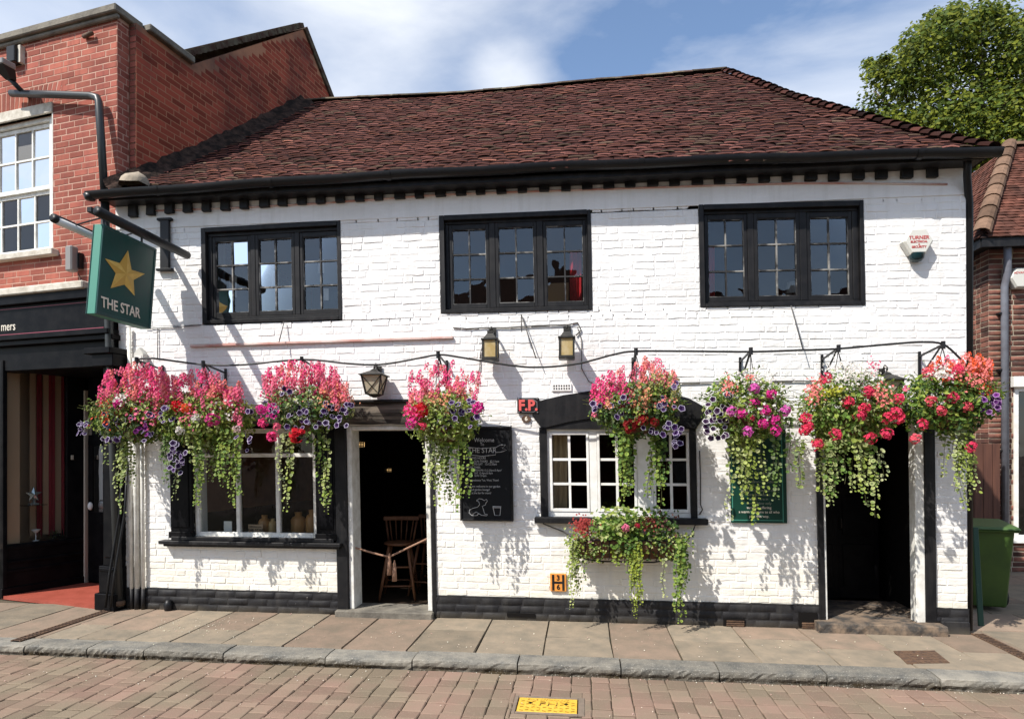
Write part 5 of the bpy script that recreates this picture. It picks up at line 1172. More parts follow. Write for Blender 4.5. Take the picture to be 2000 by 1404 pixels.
# alarm boxes
def hexbox(px, py, w, Y, label, lines, lens=True, sides=-.09):
    c = P(px, py, Y); r = w; o = thing('alarm_box', label, 'alarm', (c.x, Y, c.z))
    f = lambda rr, k: (c.x + rr * math.cos(k * math.pi / 3), c.z + rr * math.sin(k * math.pi / 3) * 1.02)
    vs = [(f(r, k)[0], Y, f(r, k)[1]) for k in range(6)] + [(f(r * .99, k)[0], Y + sides * .75, f(r, k)[1]) for k in range(6)] + [(f(r * .86, k)[0], Y + sides, f(r * .86, k)[1]) for k in range(6)]
    fs = [(k, (k + 1) % 6, (k + 1) % 6 + 6, k + 6) for k in range(6)] + [(k + 6, (k + 1) % 6 + 6, (k + 1) % 6 + 12, k + 12) for k in range(6)] + [tuple(range(12, 18))]
    MB().add(vs, fs).build('case', 'alarm_white', o)
    if lens: MB().lathe([(r * .50, 0), (r * .46, -.05), (r * .3, -.075), (0, -.085)], (c.x, Y + sides * .45, c.z - r * .80), 12, False).build('strobe_lens', 'alarm_lens', o, smooth=True)
    for t, s, dz in lines: text('lettering', t, s, 'letter_red', o, (c.x, Y + sides - .001, c.z + dz), bold=.001, depth=.001)
hexbox(1786, 476, .145, -.012, 'white hexagonal alarm box lettered TURNER on the white wall', (('TURNER', .050, .030), ('ELECTRICAL', .029, -.010), ('&', .022, -.036), ('SECURITY', .031, -.062)))
hexbox(1987, 546, .17, HY - .012, 'white hexagonal alarm box on the brown brick house', (('ADVANCED', .045, .07),), lens=False, sides=-.12)
p = P(275, 704, -.05)
wb = thing('wall_box', 'small white house-shaped box above the leftmost hanging basket', 'box', (p.x, -.05, p.z)); w_ = .06
MB().prism([(p.x - w_, p.z - .12), (p.x + w_, p.z - .12), (p.x + w_, p.z + .07), (p.x, p.z + .15), (p.x - w_, p.z + .07)], -.09, -.012).build('case', 'alarm_white', wb, bevel=.005)
MB().prism([(p.x - w_ * .6, p.z - .06), (p.x + w_ * .6, p.z - .06), (p.x + w_ * .6, p.z + .05), (p.x - w_ * .6, p.z + .05)], -.094, -.09).build('label_plate', 'paper', wb)

# F.P. plate, number plate, hydrant plate
a0, b0 = d(1011, 808); a1, b1 = d(1053, 777)
fp = thing('fire_plug_sign', 'black plate lettered F.P. in red beside the arch', 'sign', warp(((a0 + a1) / 2, 0, b0)))
MB().box(a0, a1, -.035, -.008, b0, b1).build('plate', 'black_paint', fp, warp, bevel=.006)
cx_, cz_ = (a0 + a1) / 2, (b0 + b1) / 2; hw_, hh_ = (a1 - a0) / 2, (b1 - b0) / 2
oc = [(cx_ + s * hw_ * .84, cz_ + t * hh_ * .84) for s, t in ((-.6, -1), (.6, -1), (1, -.55), (1, .55), (.6, 1), (-.6, 1), (-1, .55), (-1, -.55))]
MB().prism(oc, -.038, -.035).build('panel', 'plate_grey', fp, warp)
MB().prism([(cx_ + (x - cx_) * .92, cz_ + (z - cz_) * .9) for x, z in oc], -.040, -.0379).build('field', 'black_paint', fp, warp)
text('lettering', 'F.P.', .155, 'fp_red', fp, (cx_, -.043, cz_ - .002), bold=.006, xf=warp, sx=.95)
for s in (-1, 1):
    for t in (-1, 1): MB().lathe([(.009, 0), (.006, .006), (0, .007)], (0, 0, 0), 8).build('rivet', 'plate_grey', fp, lambda p: warp((cx_ + s * hw_ * .85 + p[0], -.035 - p[2], cz_ + t * hh_ * .85 + p[1])))
a, b = d(1028, 818); npl = thing('number_plate', 'small oval plate with the number 6 below F.P. plate', 'plate', warp((a, 0, b)))
MB().lathe([(.05, 0), (.05, .012), (.042, .014), (.042, .011), (0, .011)], (0, 0, 0), 24).build('disc', 'rust_iron', npl, lambda p: warp((a + p[0], -.01 - p[2], b + p[1] * .78)), smooth=False)
text('number', '6', .062, 'letter_cream', npl, (a, -.0225, b), xf=warp, bold=.002)
a0, b0 = d(1075, 1153); a1, b1 = d(1106, 1119)
hy = thing('hydrant_plate', 'orange hydrant plate with a black H and numbers 3 and 6', 'plate', warp(((a0 + a1) / 2, 0, b0)))
MB().box(a0, a1, -.032, -.006, b0, b1).build('plate', 'hydrant_yellow', hy, warp, bevel=.005)
w_, h_ = a1 - a0, b1 - b0; cx_, cz_ = (a0 + a1) / 2, (b0 + b1) / 2
mb = MB(); mb.box(a0 + w_ * .12, a0 + w_ * .26, -.035, -.032, b0 + .012, b1 - .012).box(a1 - w_ * .26, a1 - w_ * .12, -.035, -.032, b0 + .012, b1 - .012).box(a0 + w_ * .26, a1 - w_ * .26, -.0345, -.032, cz_ - h_ * .06, cz_ + h_ * .06)
mb.build('letter_h', 'black_paint', hy, warp)
text('number', '3', .075, 'black_paint', hy, (cx_, -.034, cz_ + h_ * .26), xf=warp, bold=.002); text('number', '6', .075, 'black_paint', hy, (cx_, -.034, cz_ - h_ * .26), xf=warp, bold=.002)

# chalkboard
a0, a1, b0, b1 = rect((898, 833), (1001, 833), (900, 1016), (1003, 1016))
cbd = thing('chalkboard', 'black chalkboard menu with dog and pint drawing on white wall', 'chalkboard', warp(((a0 + a1) / 2, 0, b0)))
mb = MB(); t = .022
for bx in ((a0, a0 + t, b0, b1), (a1 - t, a1, b0, b1), (a0 + t, a1 - t, b1 - t, b1), (a0 + t, a1 - t, b0, b0 + t)): mb.box(bx[0], bx[1], -.06, -.01, bx[2], bx[3])
mb.build('frame', 'black_paint', cbd, warp, bevel=.004)
MB().box(a0 + t, a1 - t, -.045, -.012, b0 + t, b1 - t).build('board', 'chalk_face', cbd, warp)
cw, ch = a1 - a0, b1 - b0
def ck(u, v): return (a0 + cw * u, -.0465, b1 - ch * v)
for body, size, u, v, al in (('Welcome', .062, .48, .145, 'CENTER'), ('To', .045, .44, .19, 'CENTER'), ('THE STAR', .078, .44, .255, 'CENTER'), ('OPENING HOURS', .033, .12, .335, 'LEFT'), ('SUN-THURS   12-11pm', .033, .28, .37, 'LEFT'), ('FRI-SAT   12-12.30am', .033, .28, .40, 'LEFT'), ('FOOD TIMES', .033, .12, .435, 'LEFT'), ('MON-FRI 12-2.30pm/5-9pm*', .030, .28, .465, 'LEFT'), ('SAT 12-4pm/5-9pm', .030, .28, .495, 'LEFT'), ('SUN 12-5pm', .030, .28, .522, 'LEFT'), ('Pub speakeasy Tue, Wed, Thurs!', .031, .14, .57, 'LEFT'), ('Dogs are welcome in our garden', .033, .12, .635, 'LEFT'), ('and garden lounge!', .033, .2, .67, 'LEFT'), ('Ask at the bar for more!', .031, .14, .705, 'LEFT')):
    text('chalk_writing', body, size, 'chalk', cbd, ck(u, v), align=al, xf=warp, depth=.0004, sx=.9 if size > .05 else .85)
def chalk_line(pts, r=.0028):
    MB().tube([warp(ck(u, v)) for u, v in pts], r, 4).build('chalk_drawing', 'chalk', cbd)
chalk_line([(.19, .22), (.44, .235), (.69, .22), (.69, .30), (.44, .315), (.19, .30), (.19, .22)])
chalk_line([(.69, .225), (.78, .195), (.88, .195), (.82, .23), (.9, .25), (.8, .27), (.69, .275)]); chalk_line([(.19, .225), (.1, .2), (.14, .235), (.08, .255), (.19, .275)])
chalk_line([(.33, .78), (.36, .765), (.42, .77), (.46, .785), (.50, .77), (.52, .79), (.49, .81), (.48, .83), (.42, .845), (.44, .88), (.46, .925), (.52, .935), (.50, .945), (.40, .94), (.36, .925), (.30, .945), (.22, .945), (.17, .92), (.18, .885), (.25, .865), (.33, .855), (.37, .83), (.36, .80), (.31, .785), (.33, .775)])
chalk_line([(.24, .93), (.30, .905), (.36, .925)]); chalk_line([(.62, .845), (.77, .845), (.75, .94), (.65, .94), (.62, .845)], .0036); chalk_line([(.625, .858), (.765, .858)], .004)
# green board
a0, a1, b0, b1 = rect((1424, 838), (1533, 838), (1426, 1021), (1535, 1020))
gb_ = thing('notice_board', 'dark green painted history board behind trailing plants', 'notice board', warp(((a0 + a1) / 2, 0, b0)))
MB().box(a0, a1, -.035, -.008, b0, b1).build('board', 'sign_green', gb_, warp, bevel=.004)
mb = MB(); t = .02
for bx in ((a0 + .012, a0 + .012 + .008, b0 + .012, b1 - .012), (a1 - .045, a1 - .037, b0 + .012, b1 - .012), (a0 + .02, a1 - .045, b1 - .02, b1 - .012), (a0 + .02, a1 - .045, b0 + .025, b0 + .033)): mb.box(bx[0], bx[1], -.038, -.0345, bx[2], bx[3])
mb.build('border_line', 'sign_green_edge', gb_, warp)
cw, ch = a1 - a0, b1 - b0
for i, tx in enumerate(('stood on this', 'site 1442.', 'The building dates', 'from and remains', 'inhabited with its', 'in Victorian character', 'and to the days', 'when the street had over', 'forty ale houses', 'were here in', 'street. Now only', 'survives, offering', 'a warm welcome to all who', 'pass this way.')):
    text('lettering', tx, .038, 'letter_cream' if i > 10 else 'letter_green', gb_, (a0 + cw * .50, -.0375, b1 - ch * (.33 + i * .046)), xf=warp, depth=.0004, sx=.95)

# ================================================================= HOSE, BRACKETS
HYY = -.44
tips = [(268, 705), (398, 712), (590, 704), (856, 694), (1242, 688), (1466, 687), (1637, 682), (1841, 675)]
hp = [(268, 702), (300, 700), (398, 712), (480, 712), (590, 702), (680, 710), (740, 712), (800, 703), (856, 693), (900, 698), (1000, 714), (1060, 717), (1130, 710), (1200, 692), (1242, 686), (1350, 686), (1466, 687), (1560, 684), (1637, 681), (1740, 672), (1800, 668), (1841, 672), (1870, 695), (1888, 715)]
def smooth_path(pts, n=4):
    out_ = []
    for i in range(len(pts) - 1):
        p0, p1, p2, p3 = pts[max(i - 1, 0)], pts[i], pts[i + 1], pts[min(i + 2, len(pts) - 1)]
        for k in range(n):
            t = k / n; out_.append(.5 * ((2 * p1) + (p2 - p0) * t + (2 * p0 - 5 * p1 + 4 * p2 - p3) * t * t + (3 * p1 - p0 - 3 * p2 + p3) * t ** 3))
    return out_ + [pts[-1]]
ho = MB().tube(smooth_path([P(x, y, HYY) for x, y in hp]), .0105, 8).build('watering_hose', 'hose', None, smooth=True)
tag(ho, 'thin black watering hose strung along the basket brackets', 'hose')
BR = ['leftmost bracket, beside the hanging sign', 'second bracket from the left, above the shop-like window', 'bracket between shop-like window and left doorway', 'bracket just right of the left doorway', 'bracket above the white arched window', 'bracket above the green board', 'bracket left of the lantern over the right doorway', 'rightmost bracket, at the corner of the pub']
for i, ((x, y), lb) in enumerate(zip(tips, BR)):
    t = P(x, y, HYY); o = thing('basket_bracket', 'black iron basket ' + lb, 'bracket', (t.x, 0, t.z), 'iron brackets carrying the baskets'); wx = t.x
    MB().box(wx - .013, wx + .013, -.03, -.010, t.z - .30, t.z + .01).build('wall_bar', 'black_metal', o, bevel=.003)
    MB().bar((wx, -.02, t.z - .04), (wx, HYY - .02, t.z + .01), .014, .018).build('arm', 'black_metal', o)
    MB().bar((wx, -.02, t.z - .27), (wx, HYY + .03, t.z - .0), .012, .014).build('brace', 'black_metal', o)
    MB().tube([(wx, HYY - .01, t.z - .03), (wx, HYY - .01, t.z + .04)], .02, 8).build('hook', 'black_metal', o)

# ================================================================= FLOWERS
fr = random.Random(101)
def g(m=0, s=1): return fr.gauss(m, s)
def jc(c, k=.2): q = 1 + fr.uniform(-k, k); return (c[0] * q, c[1] * q * fr.uniform(.95, 1.05), c[2] * q)
def basis(n):
    n = n.normalized(); t = n.cross(Vector((0, 0, 1)));
    if t.length < .05: t = Vector((1, 0, 0))
    t.normalize(); return t, n.cross(t), n
def add_leaf(mb, p, n, sz, col, asp=.55):
    t, b, n = basis(n); a = fr.uniform(0, 6.28); ax = t * math.cos(a) + b * math.sin(a); sd = n.cross(ax)
    c2 = (col[0] * .8, col[1] * .85, col[2] * .8)
    mb.add([p - ax * sz, p + sd * sz * asp + n * sz * .18, p + ax * sz - n * sz * .15, p - sd * sz * asp + n * sz * .18], [(0, 1, 2), (0, 2, 3)], [c2, col, col, c2])
def add_round(mb, p, n, sz, col, edge):
    t, b, n = basis(n); k = 7; vs = [p]; cs = [col]
    for i in range(k): a = 2 * math.pi * i / k; vs.append(p + t * (math.cos(a) * sz) + b * (math.sin(a) * sz) + n * (sz * .22)); cs.append(edge)
    mb.add(vs, [(0, 1 + i, 1 + (i + 1) % k) for i in range(k)], cs)
def add_floret(mb, p, n, sz, col):
    t, b, n = basis(n); k = 5; vs = [p]; dk = (col[0] * .7, col[1] * .55, col[2] * .6); cs = [dk]; a0_ = fr.uniform(0, 6.28)
    for i in range(2 * k): a = a0_ + math.pi * i / k; r = sz if i % 2 == 0 else sz * .55; vs.append(p + t * (math.cos(a) * r) + b * (math.sin(a) * r) + n * (sz * .25)); cs.append(col)
    mb.add(vs, [(0, 1 + i, 1 + (i + 1) % (2 * k)) for i in range(2 * k)], cs)
def add_petunia(mb, p, n, sz, c_in, c_out):
    t, b, n = basis(n); k = 10; vs = [p - n * sz * .45]; cs = [(c_in[0] * .5, c_in[1] * .5, c_in[2] * .5)]
    for rr, hh, c in ((.35, -.12, c_in), (.84, 0, c_in), (.90, .02, c_out), (1.0, .0, c_out)):
        for i in range(k): a = 2 * math.pi * i / k; q = rr * (1 + .09 * math.cos(5 * a)) * sz; vs.append(p + t * (math.cos(a) * q) + b * (math.sin(a) * q) + n * (hh * sz)); cs.append(c)
    fs = [(0, 1 + i, 1 + (i + 1) % k) for i in range(k)]
    for r in range(3): fs += [(1 + r * k + i, 1 + r * k + (i + 1) % k, 1 + (r + 1) * k + (i + 1) % k, 1 + (r + 1) * k + i) for i in range(k)]
    mb.add(vs, fs, cs)
def add_head(mb, p, rad, col, n=42):
    for _ in range(n):
        v = Vector((g(), g() - .5, g() + .25)).normalized(); add_floret(mb, p + v * rad * fr.uniform(.75, 1.05), v + Vector((g(0, .3), g(0, .3), g(0, .3))), rad * .36, jc(col, .28))
GREEN = (.12, .20, .036); LIME = (.27, .33, .06); DARKG = (.045, .09, .024); PALE = (.38, .41, .17); GREY = (.18, .22, .11)
PINK = (.90, .20, .32); HOT = (.86, .075, .26); CORAL = (.90, .27, .24); PEACH = (.80, .36, .20); RED = (.65, .015, .03); ORANGE = (.80, .12, .04); WHITE = (.80, .80, .72); VW = (.42, .45, .24); MAG = (.70, .04, .30); PURP = (.045, .012, .085); ROSE = (.75, .06, .14)
def vine(mb, x, y0, y1, Y, col, edge, sz=.023, strands=3, spread=.05, step=.033):
    for s in range(strands):
        px_ = x + g(0, 5) if strands > 1 else x; top = P(px_, y0, Y + fr.uniform(-.04, .06)); end_y = y1 if s == 0 else y0 + (y1 - y0) * fr.uniform(.55, 1.0); bot = P(x, end_y, Y)
        n = max(3, int((top.z - bot.z) / step)); ox, oy = g(0, spread), g(0, spread * .7); ph = fr.uniform(0, 6.28)
        pts = []
        for i in range(n + 1):
            t = i / n; pts.append(Vector((top.x + (bot.x - top.x) * t + ox * math.sin(t * 2.2) * .8 + .012 * math.sin(ph + t * 7), top.y + oy * t + .01 * math.cos(ph + t * 6), top.z + (bot.z - top.z) * t)))
        mb.tube(pts[::2] + ([pts[-1]] if n % 2 else []), .0022, 4, col=(.10, .10, .04))
        for i, p in enumerate(pts):
            for sd in (-1, 1):
                if fr.random() < .12: continue
                q = p + Vector((sd * sz * fr.uniform(.5, 1.4), -sz * fr.uniform(0, .9), fr.uniform(-.01, .01)))
                add_round(mb, q, Vector((sd * fr.uniform(.0, .6), -1 + g(0, .35), fr.uniform(.2, 1.0))), sz * fr.uniform(.4, 1.25) * (1 - .35 * i / n), jc(fr.choice((col, col, GREEN, DARKG)), .3), jc(fr.choice((edge, edge, col)), .3))
def basket(i, label, cxp, cyp, rx, ry, leaves, spikes=(), petunias=(), heads=(), sprays=(), vines=(), Y=-.42, fill=1.0):
    c = P(cxp, cyp, Y); sc = FPX / proj(c)[2]; a, b = rx / sc, ry / sc; dd = min(a, .30)
    o = thing('hanging_basket', label, 'hanging basket', (c.x, Y, c.z), 'hanging baskets along the pub front')
    MB().lathe([(.03, -.19), (.12, -.16), (.17, -.09), (.185, 0), (.17, .01), (.0, .012)], (c.x, Y, c.z - b * .25), 16).build('bowl', 'coir', o, smooth=True)
    tip = P(*tips[i], HYY)
    for k in range(3):
        an = k * 2.09 + .5; MB().tube([(tip.x, HYY, tip.z - .02), (c.x + .17 * math.cos(an), Y + .17 * math.sin(an), c.z - b * .25)], .004, 5).build('chain', 'black_metal', o)
    mb = MB()
    for k in range(int(3300 * fill * max(.6, a * b / .12))):
        v = Vector((g(), g(), g())).normalized(); r = fr.uniform(.6, 1.10) * (1 + .22 * noise.noise(v * 2.3 + Vector((i * 7, 0, 0))))
        p = Vector((c.x + v.x * a * r, Y + v.y * dd * r, c.z + v.z * b * r))
        if p.y > -.05: p.y = -.05 - fr.uniform(0, .03)
        nn = v + Vector((-.25, -.35, .5)) + Vector((g(0, .5), g(0, .5), g(0, .5)))
        add_leaf(mb, p, nn, fr.uniform(.015, .034), jc(fr.choice(leaves), .35))
    for k in range(70):
        v = Vector((g(), g() - .3, abs(g()) * .5 + .1)).normalized(); p = Vector((c.x + v.x * a, Y + v.y * dd * .9, c.z + v.z * b)); q = p + v * fr.uniform(.05, .16)
        mb.tube([p, q], .0022, 4, col=(.12, .13, .04))
        for _ in range(4): add_leaf(mb, p.lerp(q, fr.random()), Vector((g(), g() - .5, g() + .5)), fr.uniform(.011, .02), jc(fr.choice(leaves), .3))
    kind(mb.build('foliage', 'foliage', o), 'stuff')
    if spikes:
        mb = MB()
        for (x0, x1, y0, y1, cols, n) in spikes:
            for k in range(int(n * 1.75)):
                xx = fr.uniform(x0, x1); u = abs((xx - (x0 + x1) / 2) / (x1 - x0) * 2); yy = y0 + (y1 - y0) * (fr.random() ** .8) + u * u * (y1 - y0) * .35; yd = Y + fr.uniform(-.22, .18)
                tp_ = P(xx, yy, yd); ln = fr.uniform(.06, .15); bs = tp_ + Vector((g(0, .02), g(0, .02), -ln)); col = fr.choice(cols)
                mb.tube([bs, tp_], .002, 4, col=(.12, .14, .05))
                nf = int(ln / .0075)
                for f in range(nf):
                    t = f / nf; p = bs.lerp(tp_, .15 + .85 * t); an = f * 2.4; rr = .020 * (1 - .45 * t)
                    nd = Vector((math.cos(an), math.sin(an) - .5, .35)); add_floret(mb, p + Vector((math.cos(an) * rr, math.sin(an) * rr, 0)), nd, .0150 * fr.uniform(.75, 1.2), jc(col, .22))
        kind(mb.build('flower_spikes', 'petals', o), 'stuff')
    if petunias:
        mb = MB()
        for (x0, x1, y0, y1, cin, cout, n) in petunias:
            for k in range(n):
                p = P(fr.uniform(x0, x1), fr.uniform(y0, y1), Y - dd * fr.uniform(.6, 1.05)); add_petunia(mb, p, Vector((g(0, .45) - .1, -1, g(.25, .35))), fr.uniform(.020, .036), jc(cin, .4), jc(cout, .2))
        kind(mb.build('petunias', 'petals', o), 'stuff')
    for (x, y, rad, col) in heads:
        mb = MB(); add_head(mb, P(x, y, Y - dd * .95), rad / sc, col); mb.build('flower_head', 'petals', o)
    if sprays:
        mb = MB()
        for (x0, x1, y0, y1, col, n, sz) in sprays:
            for k in range(n):
                u = fr.gauss(.5, .24); v_ = fr.gauss(.5, .26); p = P(x0 + (x1 - x0) * u, y0 + (y1 - y0) * v_, Y - dd * fr.uniform(.45, 1.15)); add_floret(mb, p, Vector((g(0, .5), -1, g(.4, .5))), 1.3 * sz * fr.uniform(.7, 1.25), jc(col, .2))
        kind(mb.build('small_flowers', 'petals', o), 'stuff')
    if vines:
        mb = MB()
        for v in vines: vine(mb, v[0], v[1], v[2], Y - dd * fr.uniform(.2, .7), v[3], v[4], sz=v[6] if len(v) > 6 else .023, strands=v[5])
        kind(mb.build('trailing_stems', 'foliage', o), 'stuff')
PW = ((.034, .010, .066), (.58, .52, .66))
basket(0, 'leftmost basket, pink spikes over dark purple petunias, near the sign', 262, 815, 82, 50, (GREEN, LIME, PALE, DARKG),
    spikes=((194, 345, 704, 778, (PINK, HOT, CORAL, PINK), 125), (205, 260, 770, 790, (ORANGE, CORAL), 16)),
    petunias=((150, 172, 800, 850, *PW, 9), (200, 300, 800, 865, *PW, 30), (195, 235, 790, 830, *PW, 7), (262, 290, 805, 850, (.12, .01, .12), (.3, .03, .25), 9)),
    heads=((233, 790, 10, MAG),), sprays=((185, 235, 785, 830, ORANGE, 60, .013), (222, 250, 770, 790, WHITE, 40, .012), (250, 300, 800, 830, PINK, 60, .014)),
    vines=((232, 840, 945, LIME, PALE, 4), (244, 850, 975, LIME, PALE, 4), (238, 900, 1002, GREEN, PALE, 1), (205, 850, 905, GREEN, PALE, 1), (318, 840, 905, GREY, GREEN, 3)))
basket(1, 'basket second from left, pink spikes with white flowers and long ivy', 400, 818, 92, 54, (GREEN, LIME, LIME, PALE),
    spikes=((300, 474, 718, 795, (PINK, HOT, PINK, CORAL), 150),),
    petunias=((310, 345, 790, 830, *PW, 9), (330, 362, 865, 925, *PW, 26), (455, 490, 800, 880, *PW, 7)),
    heads=((383, 818, 9, WHITE), (353, 841, 8, WHITE), (463, 838, 7, (.75, .6, .55)), (415, 820, 12, (.6, .06, .25)), (347, 793, 10, RED), (364, 798, 9, ORANGE)), sprays=((340, 400, 790, 830, PINK, 90, .013), (400, 470, 780, 830, WHITE, 25, .011)),
    vines=((330, 850, 950, GREEN, GREY, 3), (375, 840, 905, LIME, PALE, 3), (388, 850, 992, GREEN, LIME, 4), (408, 850, 940, LIME, PALE, 3), (445, 840, 950, LIME, GREEN, 4), (462, 845, 992, GREEN, LIME, 4), (422, 850, 925, PALE, VW, 1), (340, 880, 975, GREY, PALE, 1), (430, 850, 930, GREEN, LIME, 3)))
basket(2, 'basket left of the left doorway, pink spikes over purple white-edged petunias', 602, 800, 78, 42, (GREEN, GREY, PALE, DARKG),
    spikes=((512, 668, 696, 770, (PINK, HOT, PINK, CORAL), 115), (625, 690, 735, 778, (CORAL, PINK, PEACH), 26)),
    petunias=((555, 690, 785, 838, *PW, 46), (510, 545, 785, 812, *PW, 8), (545, 575, 745, 775, *PW, 3)),
    heads=((514, 827, 9, HOT), (532, 853, 10, HOT), (581, 850, 14, RED), (510, 800, 9, MAG), (540, 833, 7, PINK)), sprays=((510, 545, 790, 815, MAG, 60, .013), (600, 680, 770, 800, PEACH, 30, .011)),
    vines=((552, 850, 955, PALE, VW, 1), (566, 850, 995, LIME, PALE, 1), (575, 855, 925, PALE, LIME, 1), (628, 840, 985, GREEN, LIME, 2), (636, 840, 1002, LIME, PALE, 1), (610, 830, 870, GREY, GREEN, 3)))
basket(3, 'basket between left doorway and chalkboard with loose pink spikes', 868, 818, 68, 52, (LIME, LIME, GREEN, PALE),
    spikes=((796, 936, 700, 768, (PINK, HOT, CORAL), 62), (800, 900, 760, 790, (PEACH, CORAL, (.5, .4, .2)), 40)),
    petunias=((862, 945, 780, 835, *PW, 22),), heads=((822, 801, 13, RED), (804, 826, 11, MAG), (933, 797, 11, MAG), (826, 832, 7, ROSE), (798, 800, 9, HOT)),
    sprays=((790, 830, 790, 830, HOT, 80, .013), (810, 880, 765, 795, PEACH, 50, .011)),
    vines=((836, 840, 935, PALE, VW, 2), (850, 850, 955, LIME, PALE, 3), (864, 850, 985, LIME, PALE, 3), (884, 850, 975, LIME, GREEN, 3), (898, 850, 998, GREEN, LIME, 2), (868, 850, 920, LIME, PALE, 4), (835, 900, 948, PALE, VW, 1)))
basket(4, 'basket over the white arched window, half pink and half pale green', 1243, 800, 80, 55, (GREEN, LIME, GREY, DARKG),
    spikes=((1158, 1232, 718, 775, (PINK, HOT, HOT), 60), (1205, 1322, 692, 740, (PINK, CORAL), 30), (1225, 1275, 745, 785, (PEACH, CORAL, PEACH), 36), (1260, 1325, 715, 770, ((.45, .42, .15), (.35, .38, .12)), 50)),
    petunias=((1155, 1172, 785, 808, *PW, 6), (1190, 1230, 770, 815, *PW, 9), (1282, 1335, 775, 800, *PW, 10), (1255, 1335, 820, 850, *PW, 15), (1300, 1330, 850, 872, *PW, 7), (1305, 1320, 745, 760, *PW, 3)),
    heads=((1230, 833, 13, (.22, .01, .01)), (1252, 822, 12, (.25, .01, .01)), (1278, 826, 9, (.22, .01, .01))), sprays=((1235, 1275, 760, 800, PEACH, 120, .012), (1180, 1200, 780, 800, PEACH, 30, .012), (1275, 1330, 770, 800, CORAL, 40, .011)),
    vines=((1218, 845, 985, GREEN, LIME, 4), (1226, 845, 965, LIME, GREEN, 4), (1278, 845, 985, GREEN, LIME, 4), (1288, 850, 950, GREEN, DARKG, 3), (1200, 850, 890, PALE, GREEN, 1)))
basket(5, 'round green basket above the green board with magenta flower heads', 1457, 800, 74, 66, (LIME, GREEN, GREEN, PALE),
    petunias=((1378, 1420, 775, 860, (.04, .015, .05), (.8, .78, .76), 26), (1415, 1432, 770, 778, (.04, .015, .05), (.8, .78, .76), 4)),
    heads=tuple((x, y, 9.5, MAG if k % 3 else (.72, .14, .5)) for k, (x, y) in enumerate(((1473, 759), (1506, 770), (1473, 787), (1429, 803), (1449, 808), (1495, 802), (1534, 803), (1513, 821), (1490, 827), (1460, 843), (1515, 841)))) + ((1467, 817, 6, ROSE),),
    sprays=((1420, 1530, 720, 760, WHITE, 150, .009), (1440, 1530, 760, 820, WHITE, 45, .014), (1405, 1440, 735, 775, CORAL, 70, .010), (1455, 1475, 730, 745, CORAL, 25, .009)),
    vines=((1424, 855, 930, LIME, PALE, 2), (1430, 930, 1015, PALE, VW, 1), (1455, 850, 980, LIME, PALE, 4), (1462, 850, 1022, LIME, LIME, 2), (1478, 860, 965, PALE, LIME, 2), (1514, 850, 975, GREY, GREEN, 2), (1432, 860, 940, LIME, PALE, 1), (1545, 820, 920, GREY, GREEN, 2)))
basket(6, 'large basket left of the lantern over the right doorway, red heads and white sprays', 1655, 800, 84, 72, (GREEN, LIME, GREEN, PALE),
    heads=tuple((x, y, 10.5, ROSE if k % 2 else (.72, .05, .11)) for k, (x, y) in enumerate(((1571, 840), (1574, 817), (1596, 868), (1632, 848), (1700, 857), (1733, 847), (1733, 816), (1749, 807), (1755, 817), (1695, 766), (1656, 786), (1679, 812), (1688, 797), (1613, 739), (1578, 834)))),
    sprays=((1600, 1725, 705, 760, WHITE, 420, .0095), (1570, 1610, 740, 790, CORAL, 110, .010), (1700, 1740, 750, 800, CORAL, 100, .010), (1690, 1720, 700, 730, PINK, 30, .009), (1605, 1650, 755, 775, (.45, .48, .05), 80, .012)),
    vines=((1612, 860, 965, LIME, PALE, 4), (1626, 860, 985, GREEN, PALE, 3), (1648, 860, 945, PALE, GREEN, 2), (1682, 860, 960, LIME, PALE, 4), (1695, 870, 985, GREEN, PALE, 3), (1706, 900, 1008, LIME, PALE, 1), (1566, 860, 950, GREY, LIME, 2), (1715, 880, 935, PALE, VW, 1)))
basket(7, 'rightmost basket at the pub corner with orange spikes and pale ivy', 1850, 785, 84, 62, (GREEN, GREEN, LIME, DARKG),
    spikes=((1850, 1942, 685, 745, (ORANGE, (.85, .2, .06), CORAL), 62), (1815, 1870, 690, 730, (CORAL, PINK, ORANGE), 18)),
    petunias=((1915, 1952, 765, 808, (.12, .02, .16), (.5, .32, .5), 20),),
    heads=tuple((x, y, 9.5, ROSE if k % 2 else (.78, .12, .16)) for k, (x, y) in enumerate(((1818, 783), (1862, 776), (1837, 803), (1802, 829), (1788, 857), (1755, 779), (1888, 794), (1898, 873), (1812, 727), (1872, 722)))),
    sprays=((1820, 1865, 712, 745, WHITE, 130, .011), (1865, 1935, 715, 760, CORAL, 120, .010), (1760, 1775, 755, 765, PINK, 16, .01)),
    vines=((1866, 820, 930, LIME, PALE, 4), (1878, 830, 960, PALE, VW, 4), (1890, 850, 992, LIME, PALE, 3), (1884, 850, 940, LIME, LIME, 3)))

